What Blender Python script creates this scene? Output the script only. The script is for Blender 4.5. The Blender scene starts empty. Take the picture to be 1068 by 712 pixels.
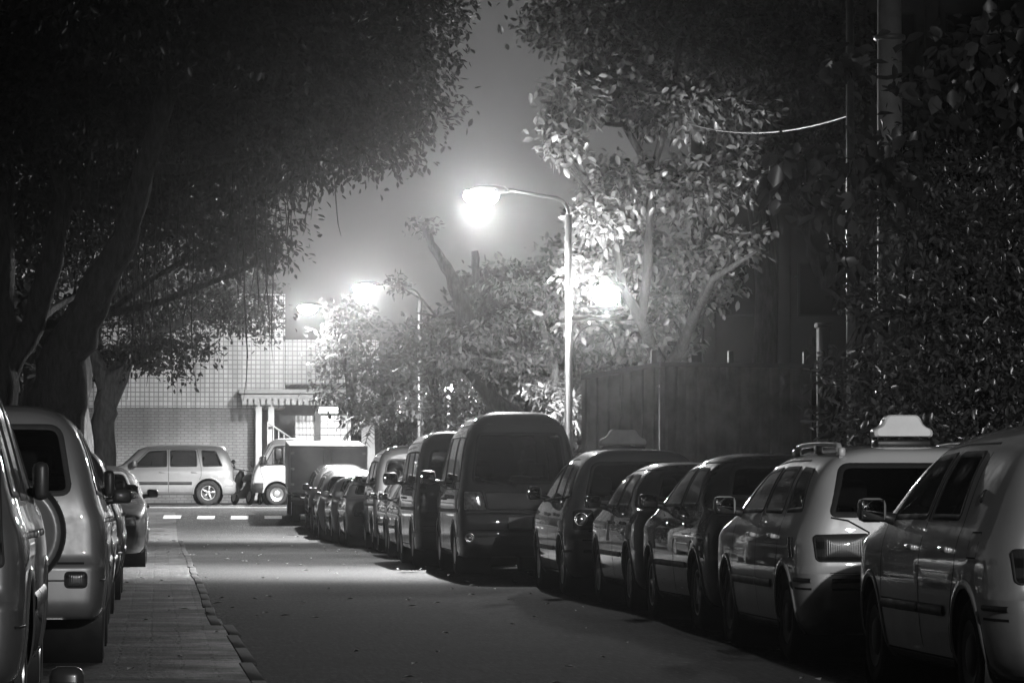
import bpy, bmesh, math, random
import numpy as np
from mathutils import Vector, Matrix
from mathutils.bvhtree import BVHTree

R = math.radians
rnd = random.Random(11)
nrs = np.random.RandomState(5)
scene = bpy.context.scene
COL = scene.collection

# ------------------------------------------------------------------ camera
F_PX, PW, PH = 3900.0, 1068.0, 712.0
CAM_H = 1.15
VPX, VPY = 165.0, 510.0
pitch = math.atan((VPY - PH / 2) / F_PX)
yaw = math.atan((PW / 2 - VPX) / F_PX * math.cos(pitch))
cam_d = bpy.data.cameras.new('camera')
cam = bpy.data.objects.new('camera', cam_d)
COL.objects.link(cam)
cam.location = (0, 0, CAM_H)
cam.rotation_euler = (math.pi / 2 + pitch, 0, -yaw)
cam_d.sensor_fit = 'HORIZONTAL'
cam_d.sensor_width = 36.0
cam_d.lens = 36.0 * F_PX / PW
cam_d.clip_start = 0.1
cam_d.clip_end = 2000
scene.camera = cam
_f = Vector((math.sin(yaw) * math.cos(pitch), math.cos(yaw) * math.cos(pitch), math.sin(pitch)))
_r = Vector((math.cos(yaw), -math.sin(yaw), 0))
_u = _r.cross(_f)


def at(px, py, d):
    """world point at distance d down the street seen at photo pixel px, py"""
    v = _f + _r * ((px - PW / 2) / F_PX) + _u * ((PH / 2 - py) / F_PX)
    v = v * (d / v.y)
    return Vector((v.x, v.y, v.z + CAM_H))


def zg(y):
    t = min(max((y - 86.0) / 20.0, 0.0), 1.0)
    return 0.7 * t * t * (3 - 2 * t)


# --------------------------------------------------------------- materials
MATS = {}


def _nodes(name):
    m = bpy.data.materials.new(name)
    m.use_nodes = True
    nt = m.node_tree
    b = nt.nodes['Principled BSDF']
    return m, nt, b


def g3(v):
    return (v, v, v, 1)


def noise(nt, scale, detail=4, coord='Object', rough=0.6):
    tc = nt.nodes.new('ShaderNodeTexCoord')
    n = nt.nodes.new('ShaderNodeTexNoise')
    n.inputs['Scale'].default_value = scale
    n.inputs['Detail'].default_value = detail
    n.inputs['Roughness'].default_value = rough
    nt.links.new(tc.outputs[coord], n.inputs['Vector'])
    return n


def ramp(nt, src, p0, c0, p1, c1):
    r = nt.nodes.new('ShaderNodeValToRGB')
    r.color_ramp.elements[0].position = p0
    r.color_ramp.elements[0].color = g3(c0)
    r.color_ramp.elements[1].position = p1
    r.color_ramp.elements[1].color = g3(c1)
    nt.links.new(src, r.inputs['Fac'])
    return r


def bump(nt, b, src, strength, dist=0.01):
    bp = nt.nodes.new('ShaderNodeBump')
    bp.inputs['Strength'].default_value = strength
    bp.inputs['Distance'].default_value = dist
    nt.links.new(src, bp.inputs['Height'])
    nt.links.new(bp.outputs['Normal'], b.inputs['Normal'])
    return bp


def simple(name, v, rough=0.5, metal=0.0, coat=0.0, var=0.12, scale=6.0, bmp=0.0, bscale=60.0):
    """plain grey material with some uneven tone and gloss"""
    if name in MATS:
        return MATS[name]
    m, nt, b = _nodes(name)
    n = noise(nt, scale)
    r = ramp(nt, n.outputs['Fac'], 0.3, v * (1 - var), 0.7, v * (1 + var))
    nt.links.new(r.outputs['Color'], b.inputs['Base Color'])
    rr = ramp(nt, n.outputs['Fac'], 0.3, max(0.02, rough * 0.85), 0.75, min(1, rough * 1.2))
    nt.links.new(rr.outputs['Color'], b.inputs['Roughness'])
    b.inputs['Metallic'].default_value = metal
    b.inputs['Coat Weight'].default_value = coat
    b.inputs['Coat Roughness'].default_value = 0.06
    if bmp:
        n2 = noise(nt, bscale, 3)
        bump(nt, b, n2.outputs['Fac'], bmp)
    MATS[name] = m
    return m


def paint(v, metal=0.35, rough=0.32, dirt=0.5):
    name = 'car_paint_%03d_%02d' % (int(v * 1000), int(metal * 10))
    if name in MATS:
        return MATS[name]
    m, nt, b = _nodes(name)
    n = noise(nt, 2.2, 6)
    r = ramp(nt, n.outputs['Fac'], 0.35, v * 0.93, 0.7, v)
    # thrown-up road dirt low on the body has its own shape
    tc = nt.nodes.new('ShaderNodeTexCoord')
    sx = nt.nodes.new('ShaderNodeSeparateXYZ')
    nt.links.new(tc.outputs['Object'], sx.inputs['Vector'])
    ad = nt.nodes.new('ShaderNodeMath'); ad.operation = 'MULTIPLY_ADD'
    ad.inputs[1].default_value = 0.5
    nt.links.new(n.outputs['Fac'], ad.inputs[0]); nt.links.new(sx.outputs['Z'], ad.inputs[2])
    dr = ramp(nt, ad.outputs[0], 0.42, 1.0, 0.78, 0.0)
    mu = nt.nodes.new('ShaderNodeMath'); mu.operation = 'MULTIPLY'; mu.inputs[1].default_value = dirt
    nt.links.new(dr.outputs['Color'], mu.inputs[0])
    mx = nt.nodes.new('ShaderNodeMix'); mx.data_type = 'RGBA'
    nt.links.new(mu.outputs[0], mx.inputs['Factor'])
    nt.links.new(r.outputs['Color'], mx.inputs['A'])
    mx.inputs['B'].default_value = g3(0.07)
    geo = nt.nodes.new('ShaderNodeNewGeometry')
    mx2 = nt.nodes.new('ShaderNodeMix'); mx2.data_type = 'RGBA'   # inside of the shell: dark trim
    nt.links.new(geo.outputs['Backfacing'], mx2.inputs['Factor'])
    nt.links.new(mx.outputs['Result'], mx2.inputs['A'])
    mx2.inputs['B'].default_value = g3(0.03)
    nt.links.new(mx2.outputs['Result'], b.inputs['Base Color'])
    n3 = noise(nt, 9.0, 5)
    rr = ramp(nt, n3.outputs['Fac'], 0.3, rough * 1.1, 0.75, rough * 1.6)
    b.inputs['Specular IOR Level'].default_value = 0.2
    nt.links.new(rr.outputs['Color'], b.inputs['Roughness'])
    b.inputs['Metallic'].default_value = metal
    b.inputs['Coat Weight'].default_value = 1.0
    cr = ramp(nt, n3.outputs['Fac'], 0.45, 0.008, 0.8, 0.06)
    nt.links.new(cr.outputs['Color'], b.inputs['Coat Roughness'])
    n2 = noise(nt, 2.3, 2)
    bump(nt, b, n2.outputs['Fac'], 0.10, 0.02)
    MATS[name] = m
    return m


def glass_mat(name, tint, refl=1.0):
    if name in MATS:
        return MATS[name]
    m = bpy.data.materials.new(name)
    m.use_nodes = True
    nt = m.node_tree
    nt.nodes.clear()
    out = nt.nodes.new('ShaderNodeOutputMaterial')
    tr = nt.nodes.new('ShaderNodeBsdfTransparent'); tr.inputs['Color'].default_value = g3(tint)
    gl = nt.nodes.new('ShaderNodeBsdfGlossy')
    gl.inputs['Color'].default_value = g3(0.9)
    n = noise(nt, 7.0, 5)
    rr = ramp(nt, n.outputs['Fac'], 0.35, 0.02, 0.8, 0.10)
    nt.links.new(rr.outputs['Color'], gl.inputs['Roughness'])
    fr = nt.nodes.new('ShaderNodeFresnel'); fr.inputs['IOR'].default_value = 1.52
    mu = nt.nodes.new('ShaderNodeMath'); mu.operation = 'MULTIPLY_ADD'
    mu.inputs[1].default_value = refl; mu.inputs[2].default_value = 0.03
    nt.links.new(fr.outputs['Fac'], mu.inputs[0])
    mix = nt.nodes.new('ShaderNodeMixShader')
    nt.links.new(mu.outputs[0], mix.inputs['Fac'])
    nt.links.new(tr.outputs['BSDF'], mix.inputs[1])
    nt.links.new(gl.outputs['BSDF'], mix.inputs[2])
    nt.links.new(mix.outputs['Shader'], out.inputs['Surface'])
    MATS[name] = m
    return m


def leaf_mat(name, v, trans=0.45, gloss=0.10):
    if name in MATS:
        return MATS[name]
    m = bpy.data.materials.new(name)
    m.use_nodes = True
    nt = m.node_tree
    nt.nodes.clear()
    out = nt.nodes.new('ShaderNodeOutputMaterial')
    n = noise(nt, 1.7, 3)
    r = ramp(nt, n.outputs['Fac'], 0.3, v * 0.65, 0.7, v * 1.35)
    geo = nt.nodes.new('ShaderNodeNewGeometry')
    r2 = ramp(nt, geo.outputs['Random Per Island'], 0.0, 0.6, 1.0, 1.4)
    mm = nt.nodes.new('ShaderNodeMix'); mm.data_type = 'RGBA'; mm.blend_type = 'MULTIPLY'
    mm.inputs['Factor'].default_value = 1.0
    nt.links.new(r.outputs['Color'], mm.inputs['A']); nt.links.new(r2.outputs['Color'], mm.inputs['B'])
    di = nt.nodes.new('ShaderNodeBsdfDiffuse')
    tl = nt.nodes.new('ShaderNodeBsdfTranslucent')
    gl = nt.nodes.new('ShaderNodeBsdfGlossy'); gl.inputs['Roughness'].default_value = 0.35
    gl.inputs['Color'].default_value = g3(0.6)
    for s in (di, tl):
        nt.links.new(mm.outputs['Result'], s.inputs['Color'])
    m1 = nt.nodes.new('ShaderNodeMixShader'); m1.inputs['Fac'].default_value = trans
    nt.links.new(di.outputs['BSDF'], m1.inputs[1]); nt.links.new(tl.outputs['BSDF'], m1.inputs[2])
    m2 = nt.nodes.new('ShaderNodeMixShader'); m2.inputs['Fac'].default_value = gloss
    nt.links.new(m1.outputs['Shader'], m2.inputs[1]); nt.links.new(gl.outputs['BSDF'], m2.inputs[2])
    nt.links.new(m2.outputs['Shader'], out.inputs['Surface'])
    MATS[name] = m
    return m


def emit_mat(name, strength):
    if name in MATS:
        return MATS[name]
    m, nt, b = _nodes(name)
    b.inputs['Base Color'].default_value = g3(0.8)
    b.inputs['Emission Color'].default_value = g3(1)
    b.inputs['Emission Strength'].default_value = strength
    MATS[name] = m
    return m


def bark_mat(name, v):
    if name in MATS:
        return MATS[name]
    m, nt, b = _nodes(name)
    tc = nt.nodes.new('ShaderNodeTexCoord')
    mp = nt.nodes.new('ShaderNodeMapping'); mp.inputs['Scale'].default_value = (5, 5, 1.2)
    nt.links.new(tc.outputs['Object'], mp.inputs['Vector'])
    n = nt.nodes.new('ShaderNodeTexNoise'); n.inputs['Scale'].default_value = 3.0; n.inputs['Detail'].default_value = 8
    n.inputs['Roughness'].default_value = 0.7
    nt.links.new(mp.outputs['Vector'], n.inputs['Vector'])
    r = ramp(nt, n.outputs['Fac'], 0.35, v * 0.4, 0.68, v * 1.5)
    nt.links.new(r.outputs['Color'], b.inputs['Base Color'])
    b.inputs['Roughness'].default_value = 0.85
    bump(nt, b, n.outputs['Fac'], 1.0, 0.08)
    MATS[name] = m
    return m


M_BLACK = simple('black_plastic', 0.018, 0.45, var=0.25)
M_RUBBER = simple('tyre_rubber', 0.02, 0.8, var=0.3, bmp=0.2)
M_SEAL = simple('window_rubber', 0.010, 0.75)
M_STEEL = simple('dark_steel_rim', 0.06, 0.5, metal=0.5, var=.3)
M_SEAM = simple('panel_gap', 0.006, 0.9)
M_CHROME = simple('chrome_trim', 0.75, 0.12, metal=1.0)
M_ALLOY = simple('wheel_alloy', 0.5, 0.3, metal=0.9)
M_INT = simple('cabin_fabric', 0.03, 0.9)
def lens_mat():
    m, nt, b = _nodes('tail_lamp_lens')
    tc = nt.nodes.new('ShaderNodeTexCoord')
    wv = nt.nodes.new('ShaderNodeTexWave'); wv.wave_type = 'BANDS'; wv.bands_direction = 'X'; wv.inputs['Scale'].default_value = 22
    w2 = nt.nodes.new('ShaderNodeTexWave'); w2.wave_type = 'BANDS'; w2.bands_direction = 'Z'; w2.inputs['Scale'].default_value = 3.2
    nt.links.new(tc.outputs['Object'], wv.inputs['Vector']); nt.links.new(tc.outputs['Object'], w2.inputs['Vector'])
    r = ramp(nt, w2.outputs['Fac'], 0.45, 0.008, 0.55, 0.028)
    nt.links.new(r.outputs['Color'], b.inputs['Base Color'])
    b.inputs['Roughness'].default_value = 0.3; b.inputs['Coat Weight'].default_value = 1.0; b.inputs['Coat Roughness'].default_value = 0.03
    bump(nt, b, wv.outputs['Fac'], 0.2, 0.003)
    return m


M_LAMPRED = lens_mat()
M_LAMPCLEAR = simple('clear_lamp_lens', 0.45, 0.1, metal=0.55, coat=1.0, var=0.5, scale=30)
M_REFLECT = simple('lamp_reflector', 0.8, 0.15, metal=1.0, var=0.3, scale=40)
M_MIRROR = simple('mirror_silver', 0.8, 0.04, metal=1.0)
M_WHITEPL = simple('white_sign_plastic', 0.75, 0.4, var=0.06)
G_DARK = glass_mat('tinted_window_glass', 0.36)
G_CLEAR = glass_mat('clear_window_glass', 0.65)


# ------------------------------------------------------------ object making
def tag(o, label=None, cat=None, group=None, kind=None):
    if label: o['label'] = label
    if cat: o['category'] = cat
    if group: o['group'] = group
    if kind: o['kind'] = kind
    return o


def empty(name, loc=(0, 0, 0), rot=(0, 0, 0)):
    o = bpy.data.objects.new(name, None)
    o.empty_display_size = 0.2
    COL.objects.link(o)
    o.location = loc
    o.rotation_euler = rot
    return o


class MB:
    def __init__(self):
        self.v, self.f, self.m, self.flat = [], [], [], []

    def add(self, vs, fs, mi=0, flat=False):
        o = len(self.v)
        self.v += [tuple(p) for p in vs]
        for q in fs:
            self.f.append([i + o for i in q]); self.m.append(mi); self.flat.append(flat)

    def box(self, c, s, mi=0, rot=None, bev=0.0):
        """box with chamfered edges"""
        hx, hy, hz = s[0] / 2, s[1] / 2, s[2] / 2
        c = Vector(c)
        bm = bmesh.new()
        bmesh.ops.create_cube(bm, size=1.0)
        for v in bm.verts:
            v.co = Vector((v.co.x * s[0], v.co.y * s[1], v.co.z * s[2]))
        if bev > 0:
            bmesh.ops.bevel(bm, geom=bm.edges[:], offset=min(bev, hx * 0.9, hy * 0.9, hz * 0.9), segments=2, affect='EDGES', profile=0.5)
        bm.verts.index_update()
        vs = []
        for v in bm.verts:
            p = v.co.copy()
            if rot is not None:
                p = rot @ p
            vs.append(p + c)
        self.add(vs, [[v.index for v in f.verts] for f in bm.faces], mi, flat=(bev == 0))
        bm.free()

    def tube(self, pts, rad, n=8, mi=0, caps=True, wob=0.0, rg=None):
        pts = [Vector(p) for p in pts]
        if not hasattr(rad, '__len__'):
            rad = [rad] * len(pts)
        vs, fs = [], []
        up = Vector((0, 0, 1))
        prev = None
        for i, p in enumerate(pts):
            t = (pts[min(i + 1, len(pts) - 1)] - pts[max(i - 1, 0)])
            if t.length < 1e-9:
                t = up.copy()
            t.normalize()
            if prev is None:
                a = t.orthogonal().normalized()
            else:
                a = (prev - t * prev.dot(t))
                a = a.normalized() if a.length > 1e-6 else t.orthogonal().normalized()
            prev = a
            b = t.cross(a)
            for k in range(n):
                an = 2 * math.pi * k / n
                rr = rad[i] * (1 + (wob * (rg or rnd).uniform(-1, 1) if wob else 0))
                vs.append(p + (a * math.cos(an) + b * math.sin(an)) * rr)
        for i in range(len(pts) - 1):
            for k in range(n):
                fs.append([i * n + k, i * n + (k + 1) % n, (i + 1) * n + (k + 1) % n, (i + 1) * n + k])
        if caps:
            fs.append(list(range(n))[::-1])
            fs.append([(len(pts) - 1) * n + k for k in range(n)])
        self.add(vs, fs, mi)

    def lathe(self, c, axis, prof, n=24, mi=0):
        """prof: list of (radius, along)"""
        c = Vector(c); ax = Vector(axis).normalized()
        a = ax.orthogonal().normalized(); b = ax.cross(a)
        vs, fs = [], []
        for (r, h) in prof:
            for k in range(n):
                an = 2 * math.pi * k / n
                vs.append(c + ax * h + (a * math.cos(an) + b * math.sin(an)) * max(r, 1e-4))
        for i in range(len(prof) - 1):
            for k in range(n):
                fs.append([i * n + k, i * n + (k + 1) % n, (i + 1) * n + (k + 1) % n, (i + 1) * n + k])
        self.add(vs, fs, mi)

    def build(self, name, mats, parent=None, off=(0, 0, 0), smooth=True, sharp=None):
        me = bpy.data.meshes.new(name)
        if any(off):
            vs = [(p[0] + off[0], p[1] + off[1], p[2] + off[2]) for p in self.v]
        else:
            vs = self.v
        me.from_pydata(vs, [], self.f)
        if not isinstance(mats, (list, tuple)):
            mats = [mats]
        for m in mats:
            me.materials.append(m)
        if len(mats) > 1:
            me.polygons.foreach_set('material_index', self.m)
        me.polygons.foreach_set('use_smooth', [smooth and not fl for fl in self.flat])
        me.update()
        if sharp:
            try:
                me.set_sharp_from_angle(angle=R(sharp))
            except Exception:
                pass
        o = bpy.data.objects.new(name, me)
        COL.objects.link(o)
        if parent is not None:
            o.parent = parent
        return o


def np_mesh(name, verts, faces4, mat, parent=None):
    """verts (N,3), faces (M,k) of equal size"""
    me = bpy.data.meshes.new(name)
    nv, nf, k = len(verts), len(faces4), faces4.shape[1]
    me.vertices.add(nv)
    me.vertices.foreach_set('co', np.ascontiguousarray(verts, dtype=np.float32).ravel())
    me.loops.add(nf * k)
    me.loops.foreach_set('vertex_index', np.ascontiguousarray(faces4, dtype=np.int32).ravel())
    me.polygons.add(nf)
    me.polygons.foreach_set('loop_start', np.arange(0, nf * k, k, dtype=np.int32))
    me.update(calc_edges=True)
    me.validate()
    me.materials.append(mat)
    o = bpy.data.objects.new(name, me)
    COL.objects.link(o)
    if parent is not None:
        o.parent = parent
    return o


def pchip(pts):
    xs = np.array([p[0] for p in pts], float); ys = np.array([p[1] for p in pts], float)
    h = np.diff(xs); d = np.diff(ys) / h
    n = len(xs)
    m = np.zeros(n)
    if n == 2:
        m[:] = d[0]
    else:
        for i in range(1, n - 1):
            if d[i - 1] * d[i] > 0:
                w1 = 2 * h[i] + h[i - 1]; w2 = h[i] + 2 * h[i - 1]
                m[i] = (w1 + w2) / (w1 / d[i - 1] + w2 / d[i])
        m[0], m[-1] = d[0], d[-1]

    def f(x):
        x = np.clip(np.asarray(x, float), xs[0], xs[-1])
        i = np.clip(np.searchsorted(xs, x) - 1, 0, n - 2)
        t = (x - xs[i]) / h[i]
        return (ys[i] * (2 * t**3 - 3 * t**2 + 1) + m[i] * h[i] * (t**3 - 2 * t**2 + t)
                + ys[i + 1] * (-2 * t**3 + 3 * t**2) + m[i + 1] * h[i] * (t**3 - t**2))
    return f


def inpoly(px, py, poly):
    px = np.asarray(px); py = np.asarray(py)
    c = np.zeros(px.shape, bool)
    n = len(poly)
    j = n - 1
    for i in range(n):
        xi, yi = poly[i]; xj, yj = poly[j]
        if yi != yj:
            c ^= ((yi > py) != (yj > py)) & (px < (xj - xi) * (py - yi) / (yj - yi) + xi)
        j = i
    return c


def rpoly(pts, r, step=0.05, seg=5):
    """polygon with rounded corners, edges resampled"""
    n = len(pts); out = []
    rs = r if hasattr(r, '__len__') else [r] * n
    for i in range(n):
        p = Vector(pts[i]); a = Vector(pts[i - 1]); b = Vector(pts[(i + 1) % n])
        da, db = a - p, b - p
        rr = min(rs[i], da.length * 0.45, db.length * 0.45)
        p0 = p + da.normalized() * rr; p1 = p + db.normalized() * rr
        if rr < 1e-4:
            out.append(p.copy())
        else:
            for k in range(seg + 1):
                t = k / seg
                out.append(p0 * (1 - t)**2 + p * 2 * t * (1 - t) + p1 * t * t)
    res = []
    for i in range(len(out)):
        a = out[i]; b = out[(i + 1) % len(out)]
        res.append(a)
        L = (b - a).length
        k = int(L / step)
        for q in range(1, k):
            res.append(a.lerp(b, q / k))
    return [(p.x, p.y) for p in res]


def inset(poly, d):
    n = len(poly)
    area = sum(poly[i][0] * poly[(i + 1) % n][1] - poly[(i + 1) % n][0] * poly[i][1] for i in range(n))
    s = 1 if area > 0 else -1
    out = []
    for i in range(n):
        a = Vector(poly[i - 1]); b = Vector(poly[(i + 1) % n])
        t = (b - a)
        if t.length < 1e-9:
            out.append(poly[i]); continue
        t.normalize()
        out.append((poly[i][0] - t.y * s * d, poly[i][1] + t.x * s * d))
    return out
HAZE_D, SKY_S, EXPO = 0.0004, 2.9, 0.15
SUN_E, SUN_R = -6.4, 3
HAZE_G = 0.965
LAMP_P, IES_K, GLOBE_W, NEAR_W = 9200, 0.02, 1000, 7000
GLOW_W = 330
# ================================================================== cars
def wheel_meshes(r, width, rim_r, style, alloy):
    key = ('wheel', r, width, rim_r, style)
    t = MB()
    w = width / 2
    t.lathe((0, 0, 0), (1, 0, 0), [(rim_r * 0.98, -w * 0.8), (rim_r, -w * 0.95), (r * 0.9, -w), (r * 0.975, -w * 0.82), (r, -w * 0.5),
                                   (r, 0), (r, w * 0.5), (r * 0.975, w * 0.82), (r * 0.9, w), (rim_r, w * 0.95), (rim_r * 0.98, w * 0.8)], 28)
    m = MB()
    m.lathe((0, 0, 0), (1, 0, 0), [(rim_r, w * 0.85), (rim_r * 0.93, w * 0.88), (rim_r * 0.88, w * 0.3), (0.01, w * 0.15)], 28, mi=1)
    if style == 'spoke':
        for k in range(5):
            an = 2 * math.pi * k / 5
            d = Vector((0, math.cos(an), math.sin(an)))
            rot = Matrix.Rotation(an, 3, 'X')
            m.box(d * rim_r * 0.52 + Vector((w * 0.72, 0, 0)), (w * 0.22, rim_r * 0.85, rim_r * 0.26), 0, rot, 0.012)
        m.lathe((0, 0, 0), (1, 0, 0), [(rim_r * 0.99, w * 0.84), (rim_r * 0.97, w * 0.93), (rim_r * 0.9, w * 0.92), (rim_r * 0.88, w * 0.6)], 28)
        m.lathe((0, 0, 0), (1, 0, 0), [(rim_r * 0.26, w * 0.6), (rim_r * 0.25, w * 0.86), (rim_r * 0.1, w * 0.92), (0.002, w * 0.92)], 16)
    else:
        m.lathe((0, 0, 0), (1, 0, 0), [(rim_r * 0.99, w * 0.84), (rim_r * 0.95, w * 0.95), (rim_r * 0.6, w * 0.8), (rim_r * 0.5, w * 0.95), (rim_r * 0.3, w), (0.002, w)], 28)
    return t, m


class Car:
    """A car shell lofted from a side profile, a belt line and a plan; everything else is laid on that shell.
    Local u runs from the rear (0) to the front (L)."""

    def __init__(s, L, W, H, top, belt, rear, front, side, lean=0.35, n=4.5, plan=None, zb=0.2, bow_r=0.05, bow_f=0.1,
                 ends=(0.9, 0.8), corner=(0.3, 0.5), lod=1.0, zbump=0.60):
        s.L, s.W, s.H, s.zb, s.lod = L, W, H, zb, lod
        nU = int(L / 0.028 * lod)
        q = np.linspace(0, 1, nU)
        us = L * (0.45 * q + 0.55 * (0.5 - 0.5 * np.cos(math.pi * q)))
        ftop, fbelt, fr, ff, fs = pchip(top), pchip(belt), pchip(rear), pchip(front), pchip(side)
        fp = pchip(plan) if plan else (lambda u: np.ones_like(np.asarray(u, float)))
        nl1, nl2, nt, nc = int(15 * lod) + 2, int(9 * lod) + 2, int(13 * lod) + 3, int(15 * lod) + 3
        zfix = np.linspace(zb, zbump, nl1)
        K = int(13 * lod) + 3

        def halfw(u):
            d0 = np.clip(u / corner[0], 0, 1); d1 = np.clip((L - u) / corner[1], 0, 1)
            f0 = ends[0] + (1 - ends[0]) * np.sqrt(np.clip(1 - (1 - d0)**2, 0, 1))
            f1 = ends[1] + (1 - ends[1]) * np.sqrt(np.clip(1 - (1 - d1)**2.2, 0, 1))
            return W / 2 * fp(u) * f0 * f1
        s.halfw = halfw
        s.fbelt, s.ftop = fbelt, ftop

        def yshift(u, x, z):
            Lr, Lf = 0.95, 1.0
            a = np.clip(1 - u / Lr, 0, 1)**2; b = np.clip(1 - (L - u) / Lf, 0, 1)**2
            xx = (x / (W / 2))**2
            return u + a * (fr(z) + bow_r * xx) - b * (ff(z) + bow_f * xx)
        rings = []
        for u in us:
            w = float(halfw(u)); zt = float(ftop(u)); zbl = min(float(fbelt(u)), zt - 0.03)
            h = zt - zbl
            xs, zs = [0, w * 0.5, (w + float(fs(zb))) * 0.93], [zb, zb, zb]
            zz = list(zfix) + list(np.linspace(zbump, zbl, nl2)[1:])
            if zbl < zbump + 0.02:
                zz = list(np.linspace(zb, zbl, nl1 + nl2 - 1))
            sc = 1.0
            for z in zz:
                xs.append(w + float(fs(min(z, zbl)))); zs.append(z)
            wb = xs[-1]
            tm = 0.84
            for t in np.linspace(0, tm, nt)[1:]:
                xs.append((wb - lean * h * t) * (1 - t**n)**(1 / n)); zs.append(zbl + h * t)
            c0 = (1 - tm**n)**(1 / n)
            for qq in np.linspace(0, 1, nc)[1:]:
                c = c0 * (1 - qq**1.0)
                t = max(0, 1 - c**n)**(1 / n)
                xs.append((wb - lean * h * t) * c); zs.append(zbl + h * t)
            rings.append((np.array(xs), np.array(zs)))
        Mh = len(rings[0][0])
        verts, faces = [], []
        ring_full = 2 * Mh - 2
        for j, u in enumerate(us):
            xs, zs = rings[j]
            y = yshift(np.full(Mh, u), xs, zs)
            for i in range(Mh):
                verts.append((xs[i], y[i], zs[i]))
            for i in range(Mh - 2, 0, -1):
                verts.append((-xs[i], y[i], zs[i]))
        for j in range(len(us) - 1):
            for i in range(ring_full):
                i2 = (i + 1) % ring_full
                a = j * ring_full
                b = a + ring_full
                faces.append((a + i, a + i2, b + i2, b + i))
        # end caps
        for (j, flip, u) in ((0, False, 0.0), (len(us) - 1, True, L)):
            base = j * ring_full
            xs, zs = rings[j]
            rows = []
            for i in range(2, Mh):
                right = base + i
                if i == Mh - 1:
                    rows.append([right] * (2 * K + 1)); continue
                left = base + (ring_full - i)
                row = [right]
                for k in range(1, 2 * K):
                    fx = 1 - k / K
                    x = xs[i] * fx
                    yy = float(yshift(np.array(u), np.array(x), np.array(zs[i])))
                    verts.append((x, yy, zs[i]))
                    row.append(len(verts) - 1)
                row.append(left)
                rows.append(row)
            for a, b in zip(rows[:-1], rows[1:]):
                for k in range(2 * K):
                    q4 = [a[k], b[k], b[k + 1], a[k + 1]]
                    if not flip: q4 = q4[::-1]
                    q5 = []
                    for v in q4:
                        if v not in q5: q5.append(v)
                    if len(q5) >= 3:
                        faces.append(tuple(q5))
        s.verts = np.array(verts)
        s.faces = faces
        s.bvh = BVHTree.FromPolygons([tuple(v) for v in verts], [list(f) for f in faces])
        fc = np.array([s.verts[list(f)].mean(axis=0) for f in faces])
        nrm = np.zeros((len(faces), 3))
        for i, f in enumerate(faces):
            a, b, c = s.verts[f[0]], s.verts[f[1]], s.verts[f[2]]
            if len(f) == 4:
                d = s.verts[f[3]]
                nn = np.cross(c - a, d - b)
            else:
                nn = np.cross(b - a, c - a)
            nrm[i] = nn / (np.linalg.norm(nn) + 1e-12)
        # orient outward
        if nrm[np.argmax(fc[:, 2]), 2] < 0:
            s.faces = [tuple(reversed(f)) for f in faces]; nrm = -nrm
        s.fc, s.nrm = fc, nrm
        s.region = np.zeros(len(faces), int)    # 0 body, -1 removed, k = part index
        s.off = (0, -L / 2, 0)

    # ---- projection of 2-D drawings on the shell
    def P(s, view, a, b, off=0.003):
        if view == 'R': o, d = Vector((3, a, b)), Vector((-1, 0, 0))
        elif view == 'L': o, d = Vector((-3, a, b)), Vector((1, 0, 0))
        elif view == 'rear': o, d = Vector((a, -3, b)), Vector((0, 1, 0))
        elif view == 'front': o, d = Vector((a, s.L + 3, b)), Vector((0, -1, 0))
        elif view == 'top': o, d = Vector((a, b, 5)), Vector((0, 0, -1))
        hit, nn, i, dist = s.bvh.ray_cast(o, d)
        if hit is None:
            hit, nn, i, dist = s.bvh.find_nearest(o + d * 2.2)
        if nn.dot(d) > 0: nn = -nn
        return hit + nn * off, nn

    def patch(s, mb, view, poly, off=0.003, bulge=0.0, mi=0, rings=5):
        cx = sum(p[0] for p in poly) / len(poly); cy = sum(p[1] for p in poly) / len(poly)
        n = len(poly); vs, fs = [], []
        for k in range(rings):
            f = 1 - k / rings
            for p in poly:
                vs.append(s.P(view, cx + (p[0] - cx) * f, cy + (p[1] - cy) * f, off + bulge * (1 - f**3))[0])
        vs.append(s.P(view, cx, cy, off + bulge)[0])
        for k in range(rings - 1):
            for i in range(n):
                fs.append([k * n + i, k * n + (i + 1) % n, (k + 1) * n + (i + 1) % n, (k + 1) * n + i])
        c = len(vs) - 1
        for i in range(n):
            fs.append([(rings - 1) * n + i, (rings - 1) * n + (i + 1) % n, c])
        # face the right way
        nn = s.P(view, cx, cy)[1]
        a, b, d = Vector(vs[fs[0][0]]), Vector(vs[fs[0][1]]), Vector(vs[fs[0][2]])
        if (b - a).cross(d - a).dot(nn) < 0: fs = [f[::-1] for f in fs]
        mb.add(vs, fs, mi)

    def band(s, mb, view, outer, inner, off=0.004, mi=0):
        """raised frame between two outlines"""
        n = len(outer); vs, fs = [], []
        mid1 = [(o[0] * .7 + i[0] * .3, o[1] * .7 + i[1] * .3) for o, i in zip(outer, inner)]
        mid2 = [(o[0] * .3 + i[0] * .7, o[1] * .3 + i[1] * .7) for o, i in zip(outer, inner)]
        for pl, of in ((outer, 0.0005), (mid1, off), (mid2, off), (inner, 0.001)):
            for p in pl: vs.append(s.P(view, p[0], p[1], of)[0])
        for k in range(3):
            for i in range(n):
                fs.append([k * n + i, k * n + (i + 1) % n, (k + 1) * n + (i + 1) % n, (k + 1) * n + i])
        nn = s.P(view, *outer[0])[1]
        a, b, d = vs[n], vs[n + 1], vs[2 * n + 1]
        if (b - a).cross(d - a).dot(nn) < 0: fs = [f[::-1] for f in fs]
        mb.add(vs, fs, mi)

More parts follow.
